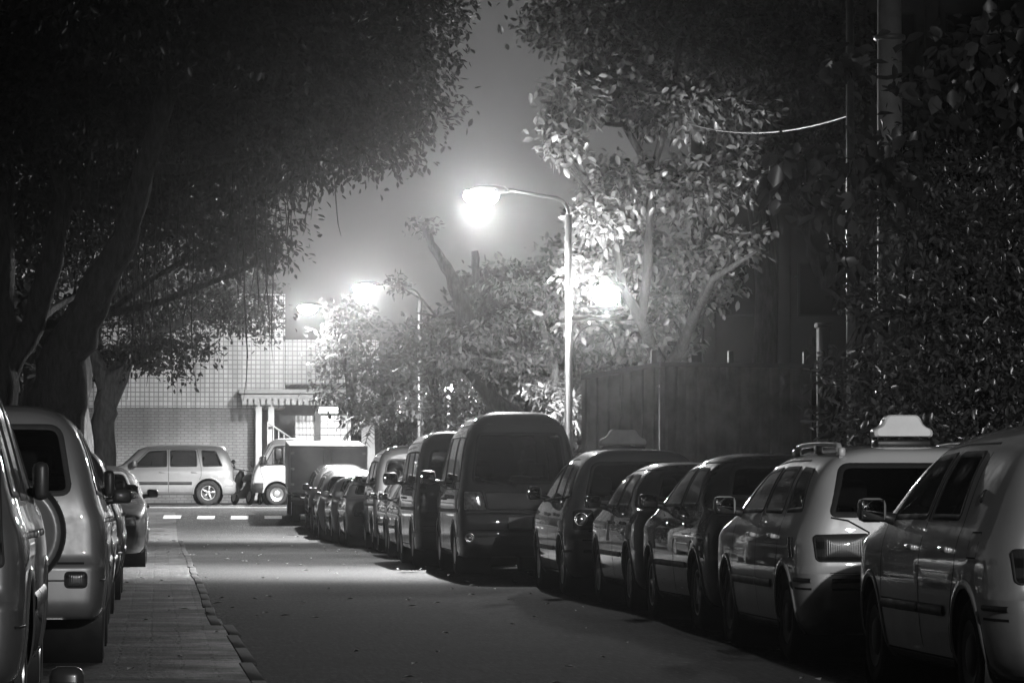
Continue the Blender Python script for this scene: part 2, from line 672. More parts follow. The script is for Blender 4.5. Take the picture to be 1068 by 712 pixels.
    def strip(s, mb, view, line, width, lift=0.0015, mi=0, closed=False, step=0.05):
        pts = []
        m = len(line)
        segs = m if closed else m - 1
        for i in range(segs):
            a = Vector(line[i]); b = Vector(line[(i + 1) % m])
            k = max(1, int((b - a).length / step))
            for q in range(k): pts.append(a.lerp(b, q / k))
        if not closed: pts.append(Vector(line[-1]))
        n = len(pts); vs, fs = [], []
        rows = ((-0.5, 0.0008), (-0.3, lift), (0.3, lift), (0.5, 0.0008)) if lift > 0.003 else ((-0.5, lift), (0.5, lift))
        for i, p in enumerate(pts):
            a = pts[i - 1] if (i > 0 or closed) else p
            b = pts[(i + 1) % n] if (i < n - 1 or closed) else p
            t = (b - a); t = t.normalized() if t.length > 1e-9 else Vector((1, 0))
            nn = Vector((-t.y, t.x))
            for (f, of) in rows:
                qp = p + nn * f * width
                vs.append(s.P(view, qp.x, qp.y, of)[0])
        w = len(rows)
        for i in range(n if closed else n - 1):
            for k in range(w - 1):
                fs.append([i * w + k, i * w + k + 1, ((i + 1) % n) * w + k + 1, ((i + 1) % n) * w + k])
        nn = s.P(view, pts[0].x, pts[0].y)[1]
        a, b, d = vs[fs[0][0]], vs[fs[0][1]], vs[fs[0][2]]
        if (b - a).cross(d - a).dot(nn) < 0: fs = [f[::-1] for f in fs]
        mb.add(vs, fs, mi)

    # ---- choosing shell faces
    def pick(s, view, poly):
        c, nn = s.fc, s.nrm
        if view == 'R': return (nn[:, 0] > 0.4) & (c[:, 0] > 0.2) & inpoly(c[:, 1], c[:, 2], poly)
        if view == 'L': return (nn[:, 0] < -0.4) & (c[:, 0] < -0.2) & inpoly(c[:, 1], c[:, 2], poly)
        if view == 'rear': return (np.abs(nn[:, 0]) < 0.75) & (c[:, 1] < s.L * 0.45) & (nn[:, 1] < -0.15) & inpoly(c[:, 0], c[:, 2], poly)
        if view == 'front': return (np.abs(nn[:, 0]) < 0.75) & (c[:, 1] > s.L * 0.55) & (nn[:, 1] > 0.15) & inpoly(c[:, 0], c[:, 2], poly)

    def submesh(s, mask, name, mats, parent, extra=None):
        idx = np.nonzero(mask)[0]
        mb = MB(); remap = {}
        for i in idx:
            f = []
            for v in s.faces[i]:
                if v not in remap:
                    remap[v] = len(mb.v); mb.v.append(tuple(s.verts[v]))
                f.append(remap[v])
            mb.f.append(f); mb.m.append(0); mb.flat.append(False)
        if extra: extra(mb)
        return mb.build(name, mats, parent, s.off)


def make_car(name, label, cat, group, sp, x, y, yawdeg=0, away=True):
    """sp: dict describing one car"""
    c = Car(**sp['shell'])
    L, W = c.L, c.W
    slope = math.atan((zg(y + 1.3) - zg(y - 1.3)) / 2.6)
    rz = R(yawdeg) + (0 if away else math.pi)
    root = empty(name, (x, y, zg(y)), (slope if away else -slope, 0, rz))
    tag(root, label, cat, group)
    pm = sp['paint']; bm_ = sp.get('bumper_mat', pm)
    gl = sp.get('glass', G_DARK)
    fw = sp.get('frame', 0.035)
    wr = sp['wheel_r']; ra = wr + sp.get('arch_gap', 0.06)
    wheels_u = sp['axles']
    # --- wheel arches
    arch = np.zeros(len(c.faces), bool)
    for u in wheels_u:
        dd = np.hypot(c.fc[:, 1] - u, c.fc[:, 2] - wr)
        arch |= (dd < ra) & (np.abs(c.fc[:, 0]) > W * 0.27)
    c.region[arch] = -1
    holes = []
    # --- doors with windows
    for side in ('L', 'R'):
        for d in sp.get('doors', []):
            poly = d['poly']
            mask = c.pick(side, poly) & (c.region == 0)
            wp = []
            for w in d['win']:
                outer = rpoly(w, d.get('r', 0.06)); inner = inset(outer, fw); wp.append((outer, inner))
                mask &= ~c.pick(side, inset(outer, fw * 0.5)); holes.append((side, inset(outer, fw * 0.5)))
            c.region[mask] = 1
            def extra(mb, side=side, d=d):
                c.strip(mb, side, d['poly'], 0.011, 0.0012, 1, closed=True)
            door = c.submesh(mask, 'door', [pm, M_SEAM], root, extra)
            for outer, inner in wp:
                mb = MB()
                c.band(mb, side, outer, inner, 0.006, 1)
                c.patch(mb, side, inset(outer, fw * 0.7), 0.002)
                mb.build('window', [gl, sp.get('trim', M_SEAL)], door, c.off)
            if 'handle' in d:
                hu, hz = d['handle']
                p, nn = c.P(side, hu, hz, 0.022)
                mb = MB(); mb.box(p, (0.024, 0.17, 0.034), 0, None, 0.01)
                for q in (-0.065, 0.065):
                    p2, _ = c.P(side, hu + q, hz, 0.008); mb.box(p2, (0.03, 0.03, 0.03), 0, None, 0.006)
                mb.build('door_handle', sp.get('handle_mat', pm), door, c.off)
            if 'mould' in d:
                mb = MB(); u0, u1, mz, mw = d['mould']
                c.strip(mb, side, [(u0, mz), (u1, mz)], mw, 0.014)
                mb.build('side_moulding', sp.get('mould_mat', M_BLACK), door, c.off)
        for w in sp.get('side_win', []):
            outer = rpoly(w, 0.05); inner = inset(outer, fw)
            holes.append((side, inset(outer, fw * 0.5)))
            mb = MB()
            c.band(mb, side, outer, inner, 0.006, 1)
            c.patch(mb, side, inset(outer, fw * 0.7), 0.002)
            mb.build('side_window', [gl, sp.get('trim', M_SEAL)], root, c.off)
    for (view, key, nm) in (('rear', 'rear_win', 'rear_window'), ('front', 'wind', 'windscreen')):
        if key in sp:
            outer = rpoly(sp[key], sp.get('rw_r', 0.1)); inner = inset(outer, fw * 1.1)
            holes.append((view, inset(outer, fw * 0.55)))
            mb = MB()
            c.band(mb, view, outer, inner, 0.006, 1)
            c.patch(mb, view, inset(outer, fw * 0.8), 0.002, rings=8)
            win = mb.build(nm, [sp.get('rglass', gl), sp.get('trim_r', M_SEAL)], root, c.off)
            if key == 'rear_win' and sp.get('wiper'):
                (ax, az), (bx, bz) = sp['wiper']
                mb = MB(); pts = [c.P('rear', ax + (bx - ax) * t / 6, az + (bz - az) * t / 6, 0.03)[0] for t in range(7)]
                mb.tube(pts, 0.011, 6); mb.lathe(pts[0], (0, -1, 0), [(0.001, 0.02), (0.03, 0.02), (0.035, -0.03)], 12)
                mb.build('rear_wiper', M_BLACK, win, c.off)
    for view, poly in holes:
        c.region[c.pick(view, poly) & (c.region <= 0)] = -1
    # --- bumpers
    zbt = sp.get('bump_top', (0.58, 0.55))
    br = (c.region == 0) & (c.fc[:, 2] < zbt[0]) & (c.fc[:, 1] < wheels_u[0] - ra)
    bf = (c.region == 0) & (c.fc[:, 2] < zbt[1]) & (c.fc[:, 1] > wheels_u[1] + ra)
    c.region[br | bf] = 2

    def brx(mb):
        hw = float(c.halfw(np.array(0.0)))
        c.strip(mb, 'rear', [(-hw + .04, zbt[0]), (hw - .04, zbt[0])], 0.014, 0.0015, 1)
        for z, wd, lf, mi in sp.get('bump_lines', []):
            c.strip(mb, 'rear', [(-hw + .05, z), (hw - .05, z)], wd, lf, mi)
            for sd in ('L', 'R'):
                c.strip(mb, sd, [(0.12, z), (wheels_u[0] - ra - 0.05, z)], wd, lf, mi)
    c.submesh(br, 'rear_bumper', [bm_, M_SEAM, M_BLACK], root, brx)
    c.submesh(bf, 'front_bumper', [bm_], root)

    # --- body, with wheel wells, arch lips, seams
    def bx(mb):
        for u in wheels_u:
            for sg, side in ((1, 'R'), (-1, 'L')):
                xo = float(c.halfw(np.array(u)))
                prof = [(ra + 0.012, xo - 0.03), (ra + 0.012, xo - 0.5), (0.02, xo - 0.5)]
                mb.lathe((0, u, wr), (sg, 0, 0), prof, 28, 1)
                a0 = math.asin(max(-1, min(1, (c.zb - wr) / ra)))
                pts = [(u + math.cos(t) * (ra + 0.005), wr + math.sin(t) * (ra + 0.005)) for t in np.linspace(a0 + 0.02, math.pi - a0 - 0.02, 34)]
                c.strip(mb, side, pts, 0.045, 0.009, sp.get('lip_mi', 0))
        for (view, line, wd, lf, mi) in sp.get('lines', []):
            for v in (('L', 'R') if view == 'S' else (view,)):
                c.strip(mb, v, line, wd, lf, mi)
    body = c.submesh(c.region == 0, 'body', [pm, M_BLACK, M_SEAM, M_CHROME], root, bx)
    # --- underbody and cabin
    mb = MB()
    i0, i1 = sp['cabin']
    zf = sp.get('cab_z', 0.62)
    wi = W - 0.22
    mb.box((0, (i0 + i1) / 2, zf), (wi, i1 - i0, 0.04))
    mb.box((0, i1 - 0.12, zf + 0.16), (wi - 0.06, 0.4, 0.3), 0, None, 0.08)
    if 'shelf' in sp: mb.box((0, sp['shelf'], sp['shelf_z']), (wi - 0.1, 0.5, 0.05), 0, None, 0.02)
    mb.build('cabin_floor', M_INT, root, c.off)
    for (su, zz, ht) in sp.get('seats', []):
        for sx in sp.get('seat_x', (-0.36, 0.36)):
            st = MB(); rt = Matrix.Rotation(R(14), 3, 'X')
            st.box((sx, su, zz + ht / 2), (0.48, 0.13, ht), 0, rt, 0.06)
            so = st.build('seat', M_INT, root, c.off)
            hd = MB(); hd.box((sx, su - 0.07, zz + ht + 0.12), (0.27, 0.1, 0.19), 0, rt, 0.045)
            for q in (-0.06, 0.06): hd.tube([(sx + q, su - 0.04, zz + ht - 0.05), (sx + q, su - 0.07, zz + ht + 0.08)], 0.008, 6)
            hd.build('headrest', M_INT, so, c.off)
    sw = MB()
    swu = sp['seats'][0][0] + 0.5 if sp.get('seats') else i1 - 0.5
    sw.tube([(-0.36 + 0.18 * math.cos(t), swu - 0.05 * math.sin(t), zf + 0.36 + 0.16 * math.sin(t)) for t in np.linspace(0, 2 * math.pi, 18)], 0.014, 6)
    sw.build('steering_wheel', M_BLACK, root, c.off)
    # --- wheels
    tm, rm = wheel_meshes(wr, sp.get('tyre_w', 0.19), wr * sp.get('rim', 0.63), sp.get('rim_style', 'spoke'), None)
    first = None
    for u in wheels_u:
        for sg in (1, -1):
            xo = float(c.halfw(np.array(u))) - sp.get('tyre_w', 0.19) / 2 - 0.025
            if first is None:
                wo = tm.build('wheel', M_RUBBER, root); ro = rm.build('rim', [sp.get('alloy', M_ALLOY), M_BLACK], wo, sharp=40)
                first = (wo, ro)
            else:
                wo = first[0].copy(); COL.objects.link(wo); wo.parent = root
                ro = first[1].copy(); COL.objects.link(ro); ro.parent = wo
            wo.location = (sg * xo, u - L / 2, wr)
            wo.rotation_euler = (rnd.uniform(0, 3), 0, 0 if sg > 0 else math.pi)
    # --- lamps
    for (nm, view, poly, mat, blg, both) in sp.get('lamps', []):
        for sg in ((1, -1) if both else (1,)):
            pl = [(p[0] * sg, p[1]) for p in poly]
            outer = rpoly(pl, 0.035, 0.04)
            mb = MB(); c.patch(mb, view, inset(outer, 0.006), 0.004, blg, 0, 5); c.band(mb, view, outer, inset(outer, 0.014), 0.008, 1)
            mb.build(nm, [mat, M_SEAL], root, c.off)
    for (nm, view, a, b, r) in sp.get('round_lamps', []):
        for sg in (1, -1):
            p, nn = c.P(view, a * sg, b, 0.006)
            mb = MB()
            mb.lathe(p, nn, [(r * 1.06, -0.02), (r * 1.06, 0.006), (r * 0.97, 0.016), (r * 0.88, 0.004), (r * 0.6, -0.004), (r * 0.5, 0.008), (r * 0.2, 0.012), (0.001, 0.013)], 22)
            mb.build(nm, M_REFLECT, root, c.off)
    # --- door mirrors
    if sp.get('folded'):
        mu, mz, mw, mh = sp['mirror']
        for sg, side in ((1, 'R'), (-1, 'L')):
            p, nn = c.P(side, mu - .05, mz, 0.0)
            mb = MB(); mb.box((p.x + sg * .05, mu - .05, mz + mh * .3), (.07, .2, mh), 0, Matrix.Rotation(R(6 * sg), 3, 'Z'), .03)
            mb.box((p.x + sg * .0, mu + .02, mz), (.08, .06, .05), 1, None, .02)
            mb.build('door_mirror', [M_BLACK, M_BLACK], root, c.off)
    elif 'mirror' in sp:
        mu, mz, mw, mh = sp['mirror']
        for sg, side in ((1, 'R'), (-1, 'L')):
            p, nn = c.P(side, mu, mz, 0.0)
            mb = MB()
            cx = p.x + sg * (mw / 2 + 0.06)
            mb.box((cx, mu + 0.01, mz + mh * 0.3), (mw, 0.13, mh), 0, Matrix.Rotation(R(-8 * sg), 3, 'Z'), min(mh, mw) * 0.3)
            mb.tube([(p.x - sg * 0.03, mu + 0.02, mz - 0.02), (p.x + sg * 0.05, mu + 0.02, mz), (cx - sg * mw * 0.2, mu + 0.02, mz + mh * 0.05)], [0.04, 0.03, 0.03], 8, 1)
            mo = mb.build('door_mirror', [sp.get('mirror_mat', pm), M_BLACK], root, c.off)
            mg = MB(); mg.box((cx + sg * 0.008, mu - 0.062, mz + mh * 0.3), (mw * 0.86, 0.012, mh * 0.84), 0, Matrix.Rotation(R(-8 * sg), 3, 'Z'), min(mh, mw) * 0.05)
            mg.build('mirror_glass', M_MIRROR, mo, c.off)
    if 'plate' in sp:
        for (view, z) in sp['plate']:
            p, nn = c.P(view, 0, z, 0.012)
            mb = MB(); mb.box(p, (0.32, 0.014, 0.15), 0, Matrix.Rotation(math.atan2(nn.z, abs(nn.y)) * (1 if view == 'rear' else -1), 3, 'X') , 0.005)
            mb.build('number_plate', simple('plate_metal', 0.5, 0.5), root, c.off)
    if 'rails' in sp:
        u0, u1, rx = sp['rails']
        for sg in (1, -1):
            mb = MB(); pts = []
            for t in np.linspace(0, 1, 16):
                u = u0 + (u1 - u0) * t
                p, nn = c.P('top', sg * rx, u, 0.0)
                e = min(t, 1 - t)
                pts.append(p + Vector((0, 0, 0.065 * min(1, e / 0.05) ** 0.6 - 0.005)))
            mb.tube(pts, 0.02, 8)
            for t in (0.02, 0.5, 0.98):
                u = u0 + (u1 - u0) * t
                p, nn = c.P('top', sg * rx, u, 0.0); mb.box(p + Vector((0, 0, 0.025)), (0.045, 0.12, 0.06), 0, None, 0.015)
            mb.build('roof_rail', sp.get('rail_mat', pm), root, c.off)
    if 'sign' in sp:
        u, w, h, mat = sp['sign']
        p, nn = c.P('top', 0, u, 0.0)
        b = MB()
        b.box(p + Vector((0, 0, 0.015)), (w * 0.95, 0.2, 0.05), 0, None, 0.015)
        so = b.build('sign_base', M_BLACK, root, c.off)
        m2 = MB(); vs, fs = [], []
        out = rpoly([(-w / 2, 0.02), (-w / 2, h * .42), (-w * .36, h * .55), (-w * .27, h), (w * .27, h), (w * .36, h * .55), (w / 2, h * .42), (w / 2, 0.02)], 0.03, 0.03)
        nn_ = len(out)
        for (dy, k) in ((-0.085, 0.9), (-0.07, 1.0), (0.07, 1.0), (0.085, 0.9)):
            for q in out: vs.append((p.x + q[0] * k, p.y + dy * (1.25 - q[1] / h * 0.5), p.z + 0.03 + h * 0.05 + (q[1] - h * .5) * k + h * .5))
        for k in range(3):
            for i in range(nn_): fs.append([k * nn_ + i, k * nn_ + (i + 1) % nn_, (k + 1) * nn_ + (i + 1) % nn_, (k + 1) * nn_ + i])
        fs.append(list(range(nn_))); fs.append([3 * nn_ + i for i in range(nn_)][::-1])
        m2.add(vs, fs)
        o = m2.build('roof_sign', mat, root, c.off, sharp=45)
    if 'antenna' in sp:
        (ax, au), vec = sp['antenna']
        p, nn = c.P('top', ax, au, -0.01); v = Vector(vec)
        mb = MB(); mb.tube([p, p + v * 0.1, p + v], [0.012, 0.005, 0.0035], 6)
        mb.build('antenna', M_CHROME, root, c.off)
    if 'spare' in sp:
        sxx, sz, sr, st = sp['spare']
        p, nn = c.P('rear', sxx, sz, 0.0)
        mb = MB()
        mb.lathe((sxx, p.y, sz), (0, -1, 0), [(sr * .85, 0.0), (sr * .97, 0.03), (sr, st * .5), (sr * .97, st * .88), (sr * .9, st)], 40, 1)
        mb.lathe((sxx, p.y, sz), (0, -1, 0), [(sr * .91, st * .98), (sr * .88, st + .02), (sr * .8, st + .03), (sr * .76, st + .018), (sr * .3, st + .03), (.001, st + .03)], 40, 0)
        mb.build('spare_wheel_cover', [pm, M_BLACK], root, c.off)
    if 'extra' in sp:
        sp['extra'](c, root, sp)
    return root
def doors2(uR, uB, uA, z0, zt, zb, wR, wF, hz=None, mould=None, arch_u=None, ra=0.37, wr=0.3):
    """rear and front door outlines; wR / wF: window outlines"""
    rear = [(uB, z0), (uB, zt)] + [(wR[-1][0] - 0.0, zt)] * 0
    r = {'poly': [(uB, z0), (uB, zt), (uR + 0.12, zt), (uR, zb), (uR, zb - 0.22), (uR + 0.16, wr + 0.12), (uR + 0.2, z0)], 'win': [wR]}
    f = {'poly': [(uB + 0.001, z0), (uB + 0.001, zt), (wF[2][0] if len(wF) > 2 else uA, zt - 0.02), (uA, zb), (uA, z0)], 'win': [wF]}
    if hz:
        r['handle'] = (uR + 0.2, hz); f['handle'] = (uB + 0.18, hz)
    if mould:
        mz, mw = mould
        r['mould'] = (uR + 0.26, uB - 0.015, mz, mw); f['mould'] = (uB + 0.02, uA - 0.02, mz, mw)
    return [r, f]


SIDE_CAR = [(0.18, -0.10), (0.28, -0.035), (0.45, -0.008), (0.62, 0.0), (0.78, -0.004), (0.90, -0.03), (0.97, -0.06), (1.05, -0.08)]
SIDE_VAN = [(0.2, -0.06), (0.32, -0.02), (0.6, -0.004), (0.85, 0.0), (1.05, -0.012), (1.15, -0.03), (1.3, -0.05)]


def sp_sedan(pv, L=4.5, W=1.72, H=1.43, metal=0.35, round_tail=False, glass=None, spoke='spoke', lod=1.0, mould=True):
    k = L / 4.5; h = H / 1.43
    top = [(0, .90), (.04, .95), (.14, .985), (.60, 1.00), (.72, 1.03), (1.22, 1.34), (1.5, 1.405), (2.1, 1.43), (2.55, 1.405), (2.8, 1.34), (3.38, 1.0), (3.48, .965), (4.0, .88), (4.3, .78), (4.44, .69), (4.5, .6)]
    belt = [(0, .82), (.15, .90), (.7, .945), (1.6, .945), (3.0, .91), (3.45, .88), (4.05, .79), (4.35, .68), (4.5, .5)]
    top = [(u * k, z * h) for u, z in top]; belt = [(u * k, z * h) for u, z in belt]
    S = lambda pts: [(u * k, z * h) for u, z in pts]
    shell = dict(L=L, W=W, H=H, top=top, belt=belt, rear=[(.2, .12), (.3, .03), (.42, .0), (.58, .0), (.63, .035), (.85, .05), (.95, .085)],
                 front=[(.2, .14), (.3, .05), (.45, .0), (.58, .02), (.7, .06)], side=SIDE_CAR, lean=0.36, n=4.2, bow_r=.07, bow_f=.16,
                 ends=(.86, .74), corner=(.4, .6), plan=[(0, .97), (.8 * k, .995), (2.2 * k, 1), (3.6 * k, .985), (L, .95)], lod=lod)
    sp = dict(shell=shell, paint=paint(pv, metal), wheel_r=.305, axles=(.92 * k, 3.54 * k), bump_top=(.58, .52), cabin=(.75 * k, 3.35 * k),
              seats=[(2.02 * k, .55, .50), (1.12 * k, .55, .42)], shelf=.95 * k, shelf_z=.93 * h)
    sp['doors'] = doors2(1.12 * k, 2.02 * k, 3.12 * k, .26, 1.345 * h, .96 * h,
                         S([(1.24, .985), (1.98, .985), (1.98, 1.315), (1.50, 1.30), (1.22, 1.08)]),
                         S([(2.06, .985), (3.06, .975), (2.52, 1.30), (2.06, 1.315)]), .83 * h, (.52, .05) if mould else None)
    sp['rear_win'] = [(-.60, 1.045 * h), (.60, 1.045 * h), (.49, 1.33 * h), (-.49, 1.33 * h)]
    sp['wind'] = [(-.64, 1.02 * h), (.64, 1.02 * h), (.50, 1.335 * h), (-.50, 1.335 * h)]
    sp['rw_r'] = .08
    w = W / 2
    if round_tail:
        sp['lamps'] = [('tail_lamp', 'rear', [(w - .34, .70), (w - .1, .69), (w - .1, .86), (w - .34, .85)], M_LAMPRED, .012, True),
                       ('headlamp', 'front', [(w - .52, .60), (w - .16, .61), (w - .18, .74), (w - .5, .70)], M_LAMPCLEAR, .012, True)]
        sp['round_lamps'] = [('reflector_lamp', 'rear', w - .18, .775, .062), ('reflector_lamp', 'rear', w - .30, .775, .045)]
    else:
        sp['lamps'] = [('tail_lamp', 'rear', [(w - .46, .68), (w - .1, .68), (w - .11, .86), (w - .46, .85)], M_LAMPRED, .012, True),
                       ('headlamp', 'front', [(w - .56, .59), (w - .17, .60), (w - .19, .74), (w - .54, .70)], M_LAMPCLEAR, .012, True),
                       ('grille', 'front', [(-.26, .59), (.26, .59), (.28, .70), (-.28, .70)], M_BLACK, .0, False)]
    sp['mirror'] = (2.98 * k, .99 * h, .17, .125)
    sp['lines'] = [('rear', [(-w + .2, .655), (w - .2, .655)], .012, .0015, 2),
                   ('top', [(-.70, 3.42 * k), (.70, 3.42 * k)], .012, .0015, 2),
                   ('rear', [(-.62, .96 * h), (.62, .96 * h)], .01, .0015, 2)]
    sp['plate'] = [('rear', .76), ('front', .42)]
    sp['rim_style'] = spoke
    if glass: sp['glass'] = glass
    return sp


def sp_wagon(pv, L=4.45, W=1.69, H=1.45, metal=0.3, lod=1.0, kind='taxi', h=1.0):
    top = [(0, 1.30 * h), (.06, 1.37 * h), (.2, 1.405 * h), (.6, 1.435 * h), (1.6, 1.45 * h), (2.5, 1.415 * h), (2.78, 1.345 * h), (3.34, 1.0), (3.44, .965), (4.0, .87), (4.3, .76), (4.4, .68), (4.45, .6)]
    belt = [(0, .90), (.4, .935), (1.5, .945), (3.0, .91), (3.4, .88), (4.0, .79), (4.3, .68), (4.45, .5)]
    shell = dict(L=L, W=W, H=H, top=top, belt=belt,
                 rear=[(.2, .16), (.28, .05), (.36, .0), (.55, -.01), (.60, .0), (.625, .05), (.80, .065), (.96, .085), (1.36 * h, .40), (1.45 * h, .46)],
                 front=[(.2, .14), (.3, .05), (.45, .0), (.58, .02), (.7, .06)], side=SIDE_CAR, lean=0.40, n=4.6, bow_r=.06, bow_f=.16,
                 ends=(.86, .74), corner=(.42, .6), plan=[(0, .97), (.8, .995), (2.2, 1), (3.6, .985), (L, .95)], lod=lod)
    sp = dict(shell=shell, paint=paint(pv, metal), wheel_r=.3, axles=(.86, 3.44), bump_top=(.60, .54), cabin=(.35, 3.32),
              seats=[(2.0, .55, .50), (1.15, .55, .45)], shelf=.6, shelf_z=.9)
    wr = [(1.22, .985), (1.96, .985), (1.96, 1.31 * h), (1.34, 1.31 * h)]
    wf = [(2.04, .985), (3.02, .975), (2.52, 1.29 * h), (2.04, 1.31 * h)]
    sp['doors'] = doors2(1.1, 2.0, 3.08, .26, 1.345 * h, .96, wr, wf, .83, (.51, .06))
    sp['side_win'] = [[(.50, 1.0), (1.10, .99), (1.22, 1.305 * h), (.78, 1.29 * h)]]
    sp['rear_win'] = [(-.665, .965), (.665, .965), (.535, 1.325 * h), (-.535, 1.325 * h)]
    sp['wind'] = [(-.64, 1.02), (.64, 1.02), (.50, 1.335 * h), (-.50, 1.335 * h)]
    sp['rw_r'] = .07
    w = W / 2
    sp['lamps'] = [('tail_lamp', 'rear', [(w - .45, .675), (w - .10, .675), (w - .085, .855), (w - .45, .865)], M_LAMPRED, .014, True),
                   ('tailgate_panel', 'rear', [(-w + .44, .70), (w - .44, .70), (w - .44, .85), (-w + .44, .85)], M_LAMPRED, .004, False),
                   ('headlamp', 'front', [(w - .56, .59), (w - .17, .60), (w - .19, .74), (w - .54, .70)], M_LAMPCLEAR, .012, True)]
    sp['mirror'] = (2.94, .99, .16, .14)
    sp['bump_lines'] = [(.50, .014, .0015, 1), (.555, .03, .01, 2)]
    ln = [(w - .445, .61), (w - .445, .87), (w - .31, .945), (w - .20, .965)]
    sp['lines'] = [('rear', ln, .012, .0015, 2), ('rear', [(-a, b) for a, b in ln], .012, .0015, 2),
                   ('S', [(.50, .70), (.56, .83)], .014, .008, 3), ('S', [(.60, .70), (.66, .83)], .014, .008, 3),
                   ('top', [(-.5, .62), (.5, .62)], .01, .0012, 2)]
    sp['plate'] = [('rear', .45)]
    sp['wiper'] = ((0, .95), (-.46, 1.0))
    sp['rim_style'] = 'plain'; sp['alloy'] = M_STEEL
    return sp


def sp_mpv(pv, L=4.3, W=1.70, H=1.60, metal=0.3, lod=1.0):
    top = [(0, 1.45), (.06, 1.51), (.2, 1.55), (.7, 1.59), (1.6, 1.60), (2.4, 1.56), (2.75, 1.47), (3.45, 1.08), (3.55, 1.03), (3.95, .93), (4.2, .80), (4.3, .68)]
    belt = [(0, .98), (.5, 1.0), (1.5, .99), (3.0, .94), (3.5, .92), (3.95, .83), (4.2, .7), (4.3, .55)]
    shell = dict(L=L, W=W, H=H, top=top, belt=belt,
                 rear=[(.2, .12), (.3, .03), (.4, .0), (.58, .0), (.64, .05), (.95, .07), (1.05, .10), (1.5, .36), (1.6, .42)],
                 front=[(.2, .12), (.3, .04), (.45, .0), (.6, .03), (.8, .1)], side=SIDE_CAR, lean=0.32, n=4.6, bow_r=.07, bow_f=.18,
                 ends=(.86, .74), corner=(.42, .6), plan=[(0, .97), (.8, .995), (2.2, 1), (3.5, .985), (L, .94)], lod=lod)
    sp = dict(shell=shell, paint=paint(pv, metal), wheel_r=.305, axles=(.75, 3.35), bump_top=(.60, .55), cabin=(.35, 3.4), cab_z=.66,
              seats=[(2.0, .6, .52), (1.15, .62, .45)])
    wr = [(1.2, 1.04), (1.95, 1.03), (1.95, 1.44), (1.3, 1.43)]
    wf = [(2.03, 1.03), (3.1, 1.0), (2.55, 1.40), (2.03, 1.44)]
    sp['doors'] = doors2(1.05, 1.99, 3.16, .26, 1.48, 1.0, wr, wf, .87, (.5, .05))
    sp['side_win'] = [[(.5, 1.06), (1.08, 1.04), (1.18, 1.42), (.74, 1.40)]]
    sp['rear_win'] = [(-.64, 1.03), (.64, 1.03), (.53, 1.45), (-.53, 1.45)]
    sp['wind'] = [(-.64, 1.10), (.64, 1.10), (.51, 1.46), (-.51, 1.46)]
    sp['glass'] = G_CLEAR
    w = W / 2
    sp['lamps'] = [('tail_lamp', 'rear', [(w - .32, .72), (w - .09, .71), (w - .09, .93), (w - .3, .93)], M_LAMPRED, .012, True),
                   ('headlamp', 'front', [(w - .5, .62), (w - .17, .62), (w - .2, .8), (w - .45, .75)], M_LAMPCLEAR, .012, True)]
    sp['round_lamps'] = [('reflector_lamp', 'rear', w - .17, .83, .07)]
    sp['mirror'] = (2.96, 1.06, .165, .16)
    sp['lines'] = [('rear', [(-.6, .70), (.6, .70)], .012, .0015, 2)]
    sp['bump_lines'] = [(.48, .03, .008, 2)]
    sp['wiper'] = ((0, 1.0), (-.42, 1.06))
    return sp


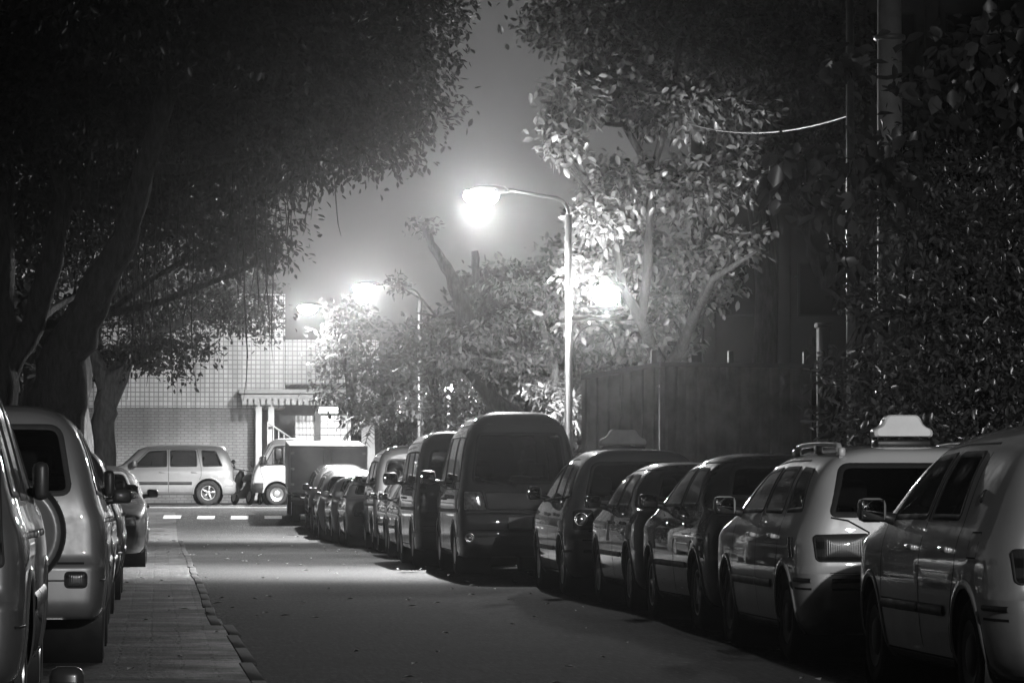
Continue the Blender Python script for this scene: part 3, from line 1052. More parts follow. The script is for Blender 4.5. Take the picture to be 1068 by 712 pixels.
def sp_van(pv, L=4.7, W=1.68, H=2.1, metal=0.15, lod=1.0, roundtop=True, lamp='big', glass=None):
    h = H / 2.1
    if roundtop:
        top = [(0, 1.93 * h), (.05, 2.0 * h), (.2, 2.06 * h), (.6, 2.1 * h), (2.2, 2.1 * h), (3.1, 2.05 * h), (3.5, 1.9 * h), (4.05, 1.28), (4.15, 1.2), (4.45, 1.05), (4.6, .93), (4.7, .8)]
    else:
        top = [(0, 1.98 * h), (.03, 2.04 * h), (.12, 2.08 * h), (.5, 2.1 * h), (2.4, 2.1 * h), (3.5, 2.06 * h), (3.8, 1.95 * h), (4.25, 1.28), (4.33, 1.2), (4.5, 1.08), (4.62, .95), (4.7, .8)]
    k = L / 4.7
    top = [(u * k, z) for u, z in top]
    belt = [(0, 1.16), (2.5 * k, 1.16), (3.6 * k, 1.10), (4.1 * k, 1.05), (4.5 * k, .88), (4.7 * k, .6)]
    shell = dict(L=L, W=W, H=H, top=top, belt=belt,
                 rear=[(.22, .10), (.3, .03), (.4, .0), (.58, .0), (.63, .03), (1.1, .04), (1.2, .06), (1.9, .2), (2.15, .27)],
                 front=[(.2, .10), (.35, .02), (.5, .0), (.7, .02), (1.0, .1)], side=SIDE_VAN, lean=0.13, n=4.4 if roundtop else 6.5, bow_r=.05, bow_f=.12,
                 ends=(.90, .82), corner=(.35, .5), plan=[(0, .985), (.8, 1), (3.6 * k, .995), (L, .95)], lod=lod, zb=.24)
    sp = dict(shell=shell, paint=paint(pv, metal), wheel_r=.33, axles=(.92 * k, 3.72 * k), bump_top=(.60, .58), cabin=(.25, 4.05 * k), cab_z=.75,
              seats=[(2.95 * k, .75, .6), (1.6 * k, .75, .55)], tyre_w=.2, rim=.6)
    zt = 1.90 * h
    wr = [(1.5 * k, 1.24), (2.62 * k, 1.24), (2.62 * k, 1.80 * h), (1.5 * k, 1.80 * h)]
    wf = [(2.78 * k, 1.24), (3.86 * k, 1.20), (3.36 * k, 1.78 * h), (2.78 * k, 1.80 * h)]
    fd = {'poly': [(2.70 * k, .32), (2.70 * k, 1.86 * h), (3.42 * k, 1.83 * h), (3.95 * k, 1.18), (3.95 * k, .98), (3.4 * k, .72), (3.3 * k, .32)], 'win': [wf], 'handle': (2.86 * k, 1.02)}
    rd = {'poly': [(1.42 * k, .32), (1.42 * k, 1.86 * h), (2.69 * k, 1.86 * h), (2.69 * k, .32)], 'win': [wr], 'handle': (2.52 * k, 1.02)}
    sp['doors'] = [rd, fd]
    sp['side_win'] = [[(.34, 1.25), (1.34 * k, 1.24), (1.34 * k, 1.80 * h), (.52, 1.78 * h)]]
    sp['rear_win'] = [(-.66, 1.22), (.66, 1.22), (.57, 1.83 * h), (-.57, 1.83 * h)]
    sp['wind'] = [(-.68, 1.30), (.68, 1.30), (.58, 1.84 * h), (-.58, 1.84 * h)]
    if glass: sp['glass'] = glass
    w = W / 2
    if lamp == 'big':
        sp['lamps'] = [('tail_lamp', 'rear', [(w - .40, .86), (w - .075, .86), (w - .075, 1.13), (w - .33, 1.13)], M_LAMPCLEAR, .012, True),
                       ('tailgate_panel', 'rear', [(-w + .41, .87), (w - .41, .87), (w - .36, 1.11), (-w + .36, 1.11)], M_BLACK, .003, False),
                       ('headlamp', 'front', [(w - .5, .74), (w - .15, .75), (w - .17, .95), (w - .46, .92)], M_LAMPCLEAR, .012, True)]
        sp['round_lamps'] = [('fog_lamp', 'rear', w - .16, .50, .062)]
    else:
        sp['lamps'] = [('tail_lamp', 'rear', [(w - .2, .78), (w - .075, .78), (w - .085, 1.2), (w - .18, 1.2)], M_LAMPRED, .012, True),
                       ('headlamp', 'front', [(w - .5, .74), (w - .15, .75), (w - .17, .95), (w - .46, .92)], M_LAMPCLEAR, .012, True)]
    sp['mirror'] = (3.82 * k, 1.26, .24, .2)
    sp['mirror_mat'] = M_BLACK
    sp['lines'] = [('S', [(.25, .86), (3.3 * k, .86)], .05, .01, 1), ('rear', [(-w + .12, .82), (w - .12, .82)], .03, .008, 1),
                   ('S', [(.3, 1.15), (2.6 * k, 1.15)], .012, .0015, 2), ('S', [(.25, 1.93 * h), (3.2 * k, 1.93 * h)], .014, .008, 1)]
    sp['bump_lines'] = [(.52, .02, .006, 2)]
    sp['wiper'] = ((-.08, 1.2), (-.52, 1.26))
    sp['rim_style'] = 'plain'
    sp['plate'] = [('rear', .70)]
    return sp


def sp_suv(pv, L=4.3, W=1.75, H=1.70, metal=0.4, lod=1.0, spare=True, tall_lamp=False):
    h = H / 1.70
    top = [(0, 1.55 * h), (.04, 1.61 * h), (.15, 1.65 * h), (.6, 1.69 * h), (1.7, 1.70 * h), (2.5, 1.66 * h), (2.75, 1.58 * h), (3.2, 1.20), (3.3, 1.14), (3.9, 1.05), (4.15, .95), (4.25, .84), (4.3, .7)]
    belt = [(0, 1.02), (.5, 1.04), (2.5, 1.03), (3.2, 1.0), (3.9, .92), (4.2, .78), (4.3, .55)]
    side = [(.26, -.08), (.36, -.02), (.55, .0), (.8, .0), (.95, -.015), (1.03, -.045), (1.1, -.06)]
    shell = dict(L=L, W=W, H=H, top=top, belt=belt,
                 rear=[(.26, .14), (.34, .03), (.42, .0), (.64, .0), (.68, .07), (.95, .085), (1.05, .10), (1.5, .26), (1.7, .34)],
                 front=[(.26, .12), (.4, .02), (.55, .0), (.75, .04), (1.0, .1)], side=side, lean=0.26, n=5.2, bow_r=.05, bow_f=.12,
                 ends=(.90, .82), corner=(.35, .5), plan=[(0, .98), (.8, 1), (3.4, .99), (L, .94)], lod=lod, zb=.3, zbump=.66)
    sp = dict(shell=shell, paint=paint(pv, metal), wheel_r=.35, axles=(.82, 3.42), bump_top=(.66, .64), cabin=(.3, 3.2), cab_z=.75,
              seats=[(1.95, .68, .55), (1.05, .7, .48)], tyre_w=.22, rim=.6, arch_gap=.07)
    wr = [(1.12, 1.09), (1.9, 1.08), (1.9, 1.54 * h), (1.16, 1.54 * h)]
    wf = [(1.98, 1.08), (2.96, 1.06), (2.5, 1.51 * h), (1.98, 1.54 * h)]
    sp['doors'] = doors2(1.02, 1.94, 3.02, .36, 1.58 * h, 1.05, wr, wf, .93, (.62, .09), wr=.35)
    sp['side_win'] = [[(.40, 1.10), (.98, 1.09), (1.02, 1.54 * h), (.60, 1.52 * h)]]
    sp['rear_win'] = [(-.66, 1.09), (.66, 1.09), (.58, 1.56 * h), (-.58, 1.56 * h)]
    sp['wind'] = [(-.66, 1.22), (.66, 1.22), (.54, 1.57 * h), (-.54, 1.57 * h)]
    w = W / 2
    lampz = [(w - .2, 1.08), (w - .10, 1.08), (w - .14, 1.50 * h), (w - .21, 1.50 * h)]
    if tall_lamp:
        sp['lamps'] = [('tail_lamp', 'rear', [(w - .24, .80), (w - .085, .80), (w - .15, 1.52 * h), (w - .25, 1.52 * h)], M_LAMPRED, .02, True)]
    else:
        sp['lamps'] = [('tail_lamp', 'rear', [(w - .27, .5), (w - .12, .5), (w - .12, .61), (w - .27, .61)], M_LAMPRED, .012, True)]
    sp['lamps'].append(('headlamp', 'front', [(w - .5, .74), (w - .16, .75), (w - .18, .92), (w - .46, .9)], M_LAMPCLEAR, .012, True))
    sp['mirror'] = (2.9, 1.12, .2, .19)
    sp['bump_lines'] = [(.55, .012, .006, 2)]
    if spare:
        sp['spare'] = (.26, .86, .36, .2)
        sp['lines'] = [('rear', [(w - .33, .68), (w - .32, 1.06)], .012, .0015, 2), ('rear', [(w - .33, .70), (w - .33, .80)], .03, .02, 2), ('rear', [(w - .33, .94), (w - .33, 1.03)], .03, .02, 2)]
    else:
        sp['lines'] = [('rear', [(-w + .2, .70), (w - .2, .70)], .012, .0015, 2)]
    sp['wiper'] = ((0, 1.08), (-.45, 1.13))
    return sp
# ================================================================== setting
def sheet(name, x0, x1, y0, y1, dz, mat, kind='structure', step=1.0, nx=1, edge=None):
    ys = np.arange(y0, y1 + 1e-6, step)
    mb = MB(); vs, fs = [], []
    for y in ys:
        for i in range(nx + 1):
            xx1 = edge(y) if edge else x1
            x = x0 + (xx1 - x0) * i / nx
            vs.append((x, y, zg(y) + dz))
    w = nx + 1
    for j in range(len(ys) - 1):
        for i in range(nx):
            fs.append([j * w + i, j * w + i + 1, (j + 1) * w + i + 1, (j + 1) * w + i])
    mb.add(vs, fs)
    o = mb.build(name, mat)
    tag(o, kind=kind)
    return o


def asphalt():
    m, nt, b = _nodes('asphalt')
    n = noise(nt, 0.35, 6); n2 = noise(nt, 55, 4); n3 = noise(nt, 6.0, 7, rough=.7)
    r = ramp(nt, n.outputs['Fac'], 0.32, 0.016, 0.68, 0.041)
    r2 = ramp(nt, n2.outputs['Fac'], 0.35, 0.4, 0.72, 1.7)
    r3 = ramp(nt, n3.outputs['Fac'], 0.35, 0.45, 0.66, 1.6)
    tcx = nt.nodes.new('ShaderNodeTexCoord'); mpx = nt.nodes.new('ShaderNodeMapping'); mpx.inputs['Scale'].default_value = (34, 2.4, 1)
    nt.links.new(tcx.outputs['Object'], mpx.inputs['Vector'])
    nx_ = nt.nodes.new('ShaderNodeTexNoise'); nx_.inputs['Scale'].default_value = 1; nx_.inputs['Detail'].default_value = 5; nx_.inputs['Roughness'].default_value = .75
    nt.links.new(mpx.outputs['Vector'], nx_.inputs['Vector'])
    r2 = ramp(nt, nx_.outputs['Fac'], 0.38, 0.3, 0.64, 1.9)
    n4 = noise(nt, 21, 2, rough=.4); r4 = ramp(nt, n4.outputs['Fac'], 0.60, 0.0, 0.72, 0.07)
    ag = nt.nodes.new('ShaderNodeMix'); ag.data_type = 'RGBA'; ag.blend_type = 'ADD'; ag.inputs['Factor'].default_value = 1
    nt.links.new(r.outputs['Color'], ag.inputs['A']); nt.links.new(r4.outputs['Color'], ag.inputs['B'])
    m1 = nt.nodes.new('ShaderNodeMix'); m1.data_type = 'RGBA'; m1.blend_type = 'MULTIPLY'; m1.inputs['Factor'].default_value = 1
    nt.links.new(ag.outputs['Result'], m1.inputs['A']); nt.links.new(r2.outputs['Color'], m1.inputs['B'])
    m2 = nt.nodes.new('ShaderNodeMix'); m2.data_type = 'RGBA'; m2.blend_type = 'MULTIPLY'; m2.inputs['Factor'].default_value = 1
    nt.links.new(m1.outputs['Result'], m2.inputs['A']); nt.links.new(r3.outputs['Color'], m2.inputs['B'])
    nt.links.new(m2.outputs['Result'], b.inputs['Base Color'])
    rr = ramp(nt, n3.outputs['Fac'], 0.3, 0.8, 0.7, 0.95); b.inputs['Specular IOR Level'].default_value = 0.25
    nt.links.new(rr.outputs['Color'], b.inputs['Roughness'])
    bump(nt, b, n2.outputs['Fac'], 0.7, 0.012)
    return m


def paver():
    m, nt, b = _nodes('worn_paving_blocks')
    tc = nt.nodes.new('ShaderNodeTexCoord')
    br = nt.nodes.new('ShaderNodeTexBrick')
    br.inputs['Scale'].default_value = 1.0
    br.inputs['Brick Width'].default_value = 0.42; br.inputs['Row Height'].default_value = 0.21
    br.inputs['Mortar Size'].default_value = 0.012; br.inputs['Mortar Smooth'].default_value = 0.3
    br.inputs['Color1'].default_value = g3(0.04); br.inputs['Color2'].default_value = g3(0.085); br.inputs['Mortar'].default_value = g3(0.025)
    nd = noise(nt, 2.2, 3); vm = nt.nodes.new('ShaderNodeVectorMath'); vm.operation = 'MULTIPLY_ADD'
    vm.inputs[1].default_value = (.11, .11, 0); nt.links.new(nd.outputs['Color'], vm.inputs[0]); nt.links.new(tc.outputs['Object'], vm.inputs[2])
    nt.links.new(vm.outputs['Vector'], br.inputs['Vector'])
    mp = nt.nodes.new('ShaderNodeMapping'); mp.inputs['Scale'].default_value = (1.0, 1.1, 1)
    nt.links.new(tc.outputs['Object'], mp.inputs['Vector'])
    n = nt.nodes.new('ShaderNodeTexNoise'); n.inputs['Scale'].default_value = 1.0; n.inputs['Detail'].default_value = 8; n.inputs['Roughness'].default_value = .65
    nt.links.new(mp.outputs['Vector'], n.inputs['Vector']); n3 = noise(nt, 26, 5)
    r = ramp(nt, n.outputs['Fac'], 0.38, 0.25, 0.62, 1.3)
    mm = nt.nodes.new('ShaderNodeMix'); mm.data_type = 'RGBA'; mm.blend_type = 'MULTIPLY'; mm.inputs['Factor'].default_value = 1
    nt.links.new(br.outputs['Color'], mm.inputs['A']); nt.links.new(r.outputs['Color'], mm.inputs['B'])
    nt.links.new(mm.outputs['Result'], b.inputs['Base Color'])
    rr = ramp(nt, n.outputs['Fac'], 0.42, 0.42, 0.62, 0.85)
    nt.links.new(rr.outputs['Color'], b.inputs['Roughness'])
    ad = nt.nodes.new('ShaderNodeMath'); ad.operation = 'MULTIPLY_ADD'; ad.inputs[1].default_value = -0.35
    nt.links.new(br.outputs['Fac'], ad.inputs[0]); nt.links.new(n3.outputs['Fac'], ad.inputs[2])
    a2 = nt.nodes.new('ShaderNodeMath'); a2.operation = 'MULTIPLY_ADD'; a2.inputs[1].default_value = 0.7
    nt.links.new(n.outputs['Fac'], a2.inputs[0]); nt.links.new(ad.outputs[0], a2.inputs[2])
    bump(nt, b, a2.outputs[0], 0.9, 0.03)
    return m


def tile_mat(name, pitch_x, pitch_z, c1, mortar, ms, rough=0.35, off=0.0, var=0.2):
    m, nt, b = _nodes(name)
    tc = nt.nodes.new('ShaderNodeTexCoord')
    sx = nt.nodes.new('ShaderNodeSeparateXYZ'); cx = nt.nodes.new('ShaderNodeCombineXYZ')
    nt.links.new(tc.outputs['Object'], sx.inputs['Vector'])
    nt.links.new(sx.outputs['X'], cx.inputs['X']); nt.links.new(sx.outputs['Z'], cx.inputs['Y'])
    br = nt.nodes.new('ShaderNodeTexBrick')
    br.offset = off
    br.inputs['Scale'].default_value = 1.0
    br.inputs['Brick Width'].default_value = pitch_x; br.inputs['Row Height'].default_value = pitch_z
    br.inputs['Mortar Size'].default_value = ms; br.inputs['Mortar Smooth'].default_value = 0.1
    br.inputs['Color1'].default_value = g3(c1 * (1 - var)); br.inputs['Color2'].default_value = g3(c1); br.inputs['Mortar'].default_value = g3(mortar)
    nt.links.new(cx.outputs['Vector'], br.inputs['Vector'])
    mp = nt.nodes.new('ShaderNodeMapping'); mp.inputs['Scale'].default_value = (2.2, 2.2, 0.25)
    nt.links.new(tc.outputs['Object'], mp.inputs['Vector'])
    n = nt.nodes.new('ShaderNodeTexNoise'); n.inputs['Scale'].default_value = 1.0; n.inputs['Detail'].default_value = 6
    nt.links.new(mp.outputs['Vector'], n.inputs['Vector'])
    r = ramp(nt, n.outputs['Fac'], 0.3, 0.62, 0.6, 1.05)
    mm = nt.nodes.new('ShaderNodeMix'); mm.data_type = 'RGBA'; mm.blend_type = 'MULTIPLY'; mm.inputs['Factor'].default_value = 1
    nt.links.new(br.outputs['Color'], mm.inputs['A']); nt.links.new(r.outputs['Color'], mm.inputs['B'])
    nt.links.new(mm.outputs['Result'], b.inputs['Base Color'])
    b.inputs['Roughness'].default_value = rough
    return m


M_CONC = simple('stained_concrete', 0.22, 0.85, var=0.35, scale=1.5, bmp=0.4, bscale=25)
M_GALV = simple('galvanised_steel', 0.45, 0.42, metal=0.4, var=0.2, scale=9)
M_PAINTLINE = simple('worn_road_paint', 0.55, 0.7, var=0.5, scale=12)
M_DIRT = simple('bare_earth', 0.06, 0.95, var=0.5, scale=1.2, bmp=0.6, bscale=8)

sheet('ground', -120, 120, -40, 300, -0.004, M_DIRT, step=2.0, nx=4)
M_ASPH = asphalt()
sheet('road', 0.30, 6.15, -40, 100, 0.0, M_ASPH, step=1.0, nx=4)
sheet('cross_street', -60, 60, 100, 115, 0.0, M_ASPH, step=1.0, nx=12)


def pave_edge(y):
    e = 0.45 + (0.10 if y < 33.01 else 0)

    if y > 60: e -= 0.0
    return e


sheet('pavement', -3.6, 0.47, -40, 99.5, 0.014, paver(), step=0.5, nx=3, edge=pave_edge)
mb = MB()
for y in [q for q in np.arange(-37.5, 84, 2.3)]:
    x = .44 + rnd.uniform(-.012, .012) + (.10 if y + 2.3 < 33.5 else 0)
    mb.box((x + .05, y + 1.15, zg(y + 1.15) + .002 + rnd.uniform(-.004, .004)), (.09, 2.28, .04), 0, Matrix.Rotation(rnd.uniform(-.008, .008), 3, 'Z'), .008)
tag(mb.build('edging_strip', simple('edging_concrete', .045, .85, var=.5, scale=3.0, bmp=.6, bscale=18)), kind='structure')
mb = MB()
for y in np.arange(-40, 99, 1.0):
    z = zg(y); L_ = 0.985
    mb.box((6.23, y + .5, z + 0.06), (0.15, L_, 0.125), 0, None, 0.015)
tag(mb.build('kerb', M_CONC), kind='structure')
sheet('footpath', 6.306, 9.5, -40, 99, 0.11, M_CONC, step=1.0, nx=2)
mb = MB()
for i in range(9):
    x = -0.75 + i * 0.87
    if 3.4 < x < 5.4: pass
    y0, y1 = 96.6 + rnd.uniform(-.1, .1), 98.0
    w_ = 0.45
    mb.add([(x, y0, zg(y0) + (.02 if x < .5 else .006)), (x + w_, y0, zg(y0) + (.02 if x < .5 else .006)), (x + w_ + .04, y1, zg(y1) + (.02 if x < .5 else .006)), (x + .04, y1, zg(y1) + (.02 if x < .5 else .006))], [(0, 1, 2, 3)])
tag(mb.build('crossing_marking', M_PAINTLINE), kind='structure')
mb = MB()
for (y0, y1) in ((102.6, 102.9), (104.6, 104.8)):
    ys = np.linspace(-30, 30, 30)
    for a, b in zip(ys[:-1], ys[1:]):
        mb.add([(a, y0, zg(y0) + .005), (b, y0, zg(y0) + .005), (b, y1, zg(y1) + .005), (a, y1, zg(y1) + .005)], [(0, 1, 2, 3)])
tag(mb.build('lane_line', M_PAINTLINE), kind='structure')
sheet('far_footpath', -60, 60, 115, 121.8, 0.12, M_CONC, step=1.0, nx=4)

# fallen leaves and grit on the road
lv, lf = [], []
for i in range(220):
    x = nrs.uniform(-0.4, 6.0); y = 14 + 75 * nrs.uniform() ** 1.3
    a = nrs.uniform(0, 6.28); s = nrs.uniform(0.02, 0.06)
    z = zg(y) + 0.02
    d = np.array([math.cos(a), math.sin(a), 0]); e = np.array([-math.sin(a), math.cos(a), 0])
    p = np.array([x, y, z])
    o = len(lv)
    lv += [p - d * s, p + e * s * .45 + [0, 0, .012], p + d * s + [0, 0, .006], p - e * s * .45 + [0, 0, .014]]
    lf.append([o, o + 1, o + 2, o + 3])
o = np_mesh('fallen_leaves', np.array(lv), np.array(lf), simple('dry_leaf', 0.5, 0.6, var=0.5, scale=2))
tag(o, 'dry leaves scattered over the asphalt between the parked rows', 'leaves', kind='stuff')

# ------------------------------------------------------------------ hoarding fence
def hoarding():
    FX, FY = 7.98, 59.3
    root = empty('hoarding_fence', (FX, FY, 0))
    tag(root, 'tall corrugated metal hoarding turning a corner behind the parked vans and taxi', 'fence')
    M = simple('hoarding_sheet_metal', 0.17, 0.5, metal=0.2, var=0.35, scale=2.5)
    def run(a, b, h0, h1, z0=0.11):
        a, b = Vector(a), Vector(b); L = (b - a).length; t = (b - a) / L; n = Vector((-t.y, t.x, 0))
        mb = MB(); vs, fs = [], []
        prof = []
        s = 0; k = 0
        while s < L:
            prof += [(s, 0), (s + .055, 0), (s + .075, .05), (s + .13, .05), (s + .15, 0)]
            s += 0.2
        j = 0
        for (q, d) in prof:
            p = a + t * min(q, L) + n * d - Vector((FX, FY, 0))
            lift = 0.012 * math.sin(int(q / 0.9) * 7.1)
            h = h0 + (h1 - h0) * q / L + lift
            vs += [(p.x, p.y, z0), (p.x, p.y, h)]
        for i in range(len(prof) - 1): fs.append([2 * i, 2 * i + 2, 2 * i + 3, 2 * i + 1])
        mb.add(vs, fs, flat=True)
        o = mb.build('sheet_panel', M, root, smooth=False)
        m = o.modifiers.new('thick', 'SOLIDIFY'); m.thickness = 0.004; m.offset = 0
        mc = MB(); pa = a + n * .02 - Vector((FX, FY, 0)); pb = b + n * .02 - Vector((FX, FY, 0))
        q0 = [Vector((p.x, p.y, hh)) + n * dn + Vector((0, 0, dz)) for p, hh in ((pa, h0), (pb, h1)) for dn, dz in ((-.045, -.05), (-.045, .022), (.06, .022), (.06, -.05))]
        mc.add(q0, [(0, 1, 5, 4), (1, 2, 6, 5), (2, 3, 7, 6), (3, 0, 4, 7), (3, 2, 1, 0), (4, 5, 6, 7)], flat=True)
        mc.build('top_cap', simple('cap_strip', .05, .8), root)
        mr = MB()
        for z in (0.5, 1.6, 2.8):
            mr.tube([a + n * 0.10 - Vector((FX, FY, -z)), b + n * 0.10 - Vector((FX, FY, -z))], 0.025, 6)
        mr.build('rail', M_GALV, root)
        k = 2
        for i in (range(k + 1) if L > 2 else ()):
            p = a + t * (L * i / k) + n * 0.18 - Vector((FX, FY, 0))
            mp = MB(); h = h0 + (h1 - h0) * i / k
            mp.box((p.x, p.y, (h + .22 + .11) / 2), (.09, .09, h + .22 - .11), 0, None, .008)
            mp.build('post', M_BLACK, root)
    run((6.80, 60.0, 0), (FX + .01, FY, 0), 2.96, 3.16)
    run((FX, FY + .006, 0), (10.65, 60.5, 0), 3.16, 3.18)
    mb = MB()
    mb.box((2.9, 1.4, 1.95), (.2, .2, 3.7), 0, None, .02); mb.box((2.9, 1.4, 3.84), (.26, .26, .08), 0, None, .02)
    mb.build('gate_post', M_RUBBER, root)
hoarding()

# ------------------------------------------------------------------ far tiled building
def tiled_building():
    Y = 122.0; Z = 0.7
    root = empty('tiled_building', (0, Y, Z))
    tag(root, 'pale tiled building with a lit canopied entrance closing the end of the street', 'building')
    T = tile_mat('square_wall_tiles', 0.15, 0.15, 0.62, 0.2, 0.016)
    B = tile_mat('small_brick_tiles', 0.24, 0.09, 0.22, 0.09, 0.012, off=0.5)
    W_ = simple('painted_plaster', 0.36, 0.7, var=0.2, scale=1.2)
    D = simple('dark_interior', 0.06, 0.8)
    mb = MB(); mb.box((-9.9, 2, 1.55), (26.0, 4, 3.1), 0); mb.build('wall', B, root)
    mb = MB(); mb.box((-9.4, 1.97, 4.95), (27.0, 4.06, 3.7), 0); mb.build('wall', T, root)
    mb = MB(); mb.box((5.65, 2.0, 4.6), (3.06, 3.9, 1.45), 0); mb.build('wall', T, root)
    mb = MB(); mb.box((6.8, 2.0, 1.95), (.8, 3.8, 3.85), 0); mb.build('wall', W_, root)

    mb = MB(); mb.box((4.75, 3.9, 1.95), (3.2, .2, 3.85), 0); mb.box((4.75, 1.9, .35), (3.2, 3.8, .7), 0); mb.build('entrance_recess', simple('entrance_plaster', .3, .7), root)
    # canopy with a scalloped hanging edge
    mb = MB()
    mb.box((4.35, -.6, 3.42), (3.4, 1.3, .16), 0, None, .02); mb.box((4.35, -.6, 3.60), (3.55, 1.45, .14), 0, None, .02)
    for i in range(17): mb.box((2.75 + i * .2, -1.29, 3.27), (.15, .05, .22), 0, None, .03)
    mb.build('canopy', simple('canopy_plaster', .4, .7), root)
    for x in (3.22, 3.62):
        mb = MB(); mb.box((x, -1.05, 1.68), (.2, .2, 3.3), 0, None, .015); mb.box((x, -1.05, .12), (.3, .3, .24), 0, None, .02)
        mb.build('column', W_, root)
    mb = MB()
    for i in range(5): mb.box((4.3, -.2 - i * .3 + 0, .63 - i * .13), (1.6, .31, .13), 0)
    mb.build('steps', M_CONC, root)
    mb = MB()
    mb.tube([(3.5, -1.5, 2.6), (4.6, -.1, 1.9)], .035, 8)
    for t in np.linspace(0, 1, 7): mb.tube([(3.5 + 1.1 * t, -1.5 + 1.4 * t, 2.6 - .7 * t), (3.5 + 1.1 * t, -1.5 + 1.4 * t, .2)], .02, 6)
    mb.build('stair_railing', W_, root)
    for (x0, x1) in ((4.45, 5.05), (5.28, 6.35)):
        mb = MB()
        mb.box(((x0 + x1) / 2, .12, 1.75), (x1 - x0, .03, 2.2), 0)
        for x in np.arange(x0, x1 + .01, (x1 - x0) / 5): mb.box((x, .08, 1.75), (.03, .04, 2.2), 1)
        for z in np.arange(.7, 2.86, .22): mb.box(((x0 + x1) / 2, .075, z), (x1 - x0, .035, .025), 1)
        mb.build('grille_gate', [simple('frosted_gate_glass', .6, .4), simple('gate_bars', .25, .5)], root)
    mb = MB(); mb.box((5.16, .1, 1.8), (.18, .2, 2.4), 0); mb.build('door_post', D, root)
    mb = MB(); mb.box((5.5, -.35, 3.02), (.62, .14, .2), 0, None, .03); mb.build('entrance_light', emit_mat('entrance_tube_glow', 5), root)
    ld = bpy.data.lights.new('entrance_light_source', 'POINT'); ld.energy = 45; ld.shadow_soft_size = .1
    lo = bpy.data.objects.new('entrance_light_source', ld); COL.objects.link(lo); lo.parent = root; lo.location = (5.5, -.75, 2.8)
    mb = MB(); vs = [(-4.2, -.9, .1), (-2.0, -.9, .1), (-4.2, -.9, 2.6), (-4.2, -.2, .1), (-2.0, -.2, .1), (-4.2, -.2, 2.6)]
    mb.add(vs, [(0, 1, 2), (5, 4, 3), (0, 3, 4, 1), (1, 4, 5, 2), (2, 5, 3, 0)], flat=True)
    mb.build('stair_parapet', simple('parapet_render', .12, .8), root)
tiled_building()


def side_building(name, label, x0, x1, y, h, matv, ribs):
    root = empty(name, (x0, y, 0))
    tag(root, label, 'building')
    M = simple('facade_' + str(matv), matv, .8, var=.3, scale=.6)
    mb = MB(); mb.box(((x1 - x0) / 2, 5, h / 2), (x1 - x0, 10, h), 0); mb.build('wall', M, root)
    for i in range(ribs):
        mb = MB(); mb.box((.4 + i * (x1 - x0 - .8) / (ribs - 1), -.12, h / 2), (.3, .24, h - .2), 0, None, .02); mb.build('pilaster', M, root)
    for z in np.arange(2.2, h - 1, 3.0):
        for i in range(ribs - 1):
            w_ = (x1 - x0 - .8) / (ribs - 1)
            mb = MB(); mb.box((.4 + (i + .5) * w_, -.02, z + .7), (w_ * .6, .06, 1.3), 0); f = mb.build('window', M_BLACK, root)
            mb = MB(); mb.box((.4 + (i + .5) * w_, -.06, z + .7), (w_ * .54, .03, 1.2), 0); mb.build('pane', simple('dark_pane', .02, .1), f)
side_building('plain_building', 'tall dim building standing in haze beyond the hoarding', 12.6, 26, 88, 14, .06, 8)

# ------------------------------------------------------------------ lamps and poles
LAMP_W = LAMP_P
def photometry(name, va, cd, house):
    """lamp light distribution; the house side (away from the road) gets less"""
    t = bpy.data.texts.new(name)
    rows = []
    for k in (1, 1, 1, house, 1):
        rows.append(' '.join('%.1f' % (c * 10 * k) for c in cd))
    t.write("IESNA:LM-63-1995\nTILT=NONE\n1 1000 1 %d 5 1 2 0 0 0\n1 1 100\n%s\n0 90 180 270 360\n%s\n" % (len(va), ' '.join(map(str, va)), '\n'.join(rows)))
    return t


IES = photometry('street_lamp_photometry', [0, 20, 35, 43, 50, 57, 63, 67, 70, 73, 77, 84, 92, 110, 140, 180],
                 [26, 28, 34, 52, 95, 130, 140, 100, 30, 13, 10, 11, 10, 8, 6, 3], .22)
IES_FLAT = photometry('cut_off_lamp_photometry', [0, 50, 62, 72, 80, 83, 86, 88, 91, 95, 180], [10, 14, 20, 40, 100, 88, 55, 42, 14, 2, 1], 1)
M_GLOW = emit_mat('lamp_lens_glow', GLOW_W)
M_GLOBE = emit_mat('lantern_globe_glow', GLOBE_W)
M_POLE = simple('lamp_pole_paint', .07, .45, metal=.3)


def point(root, loc, w, name='lamp_light', r=.1, ies=None):
    ld = bpy.data.lights.new(name, 'POINT'); ld.energy = w; ld.shadow_soft_size = r
    if ies:
        ld.use_nodes = True; nt = ld.node_tree
        em = nt.nodes['Emission']; t = nt.nodes.new('ShaderNodeTexIES'); t.mode = 'INTERNAL'; t.ies = ies
        t.inputs['Strength'].default_value = IES_K
        nt.links.new(t.outputs['Fac'], em.inputs['Strength'])
    lo = bpy.data.objects.new(name, ld); COL.objects.link(lo); lo.parent = root; lo.location = loc
    return lo


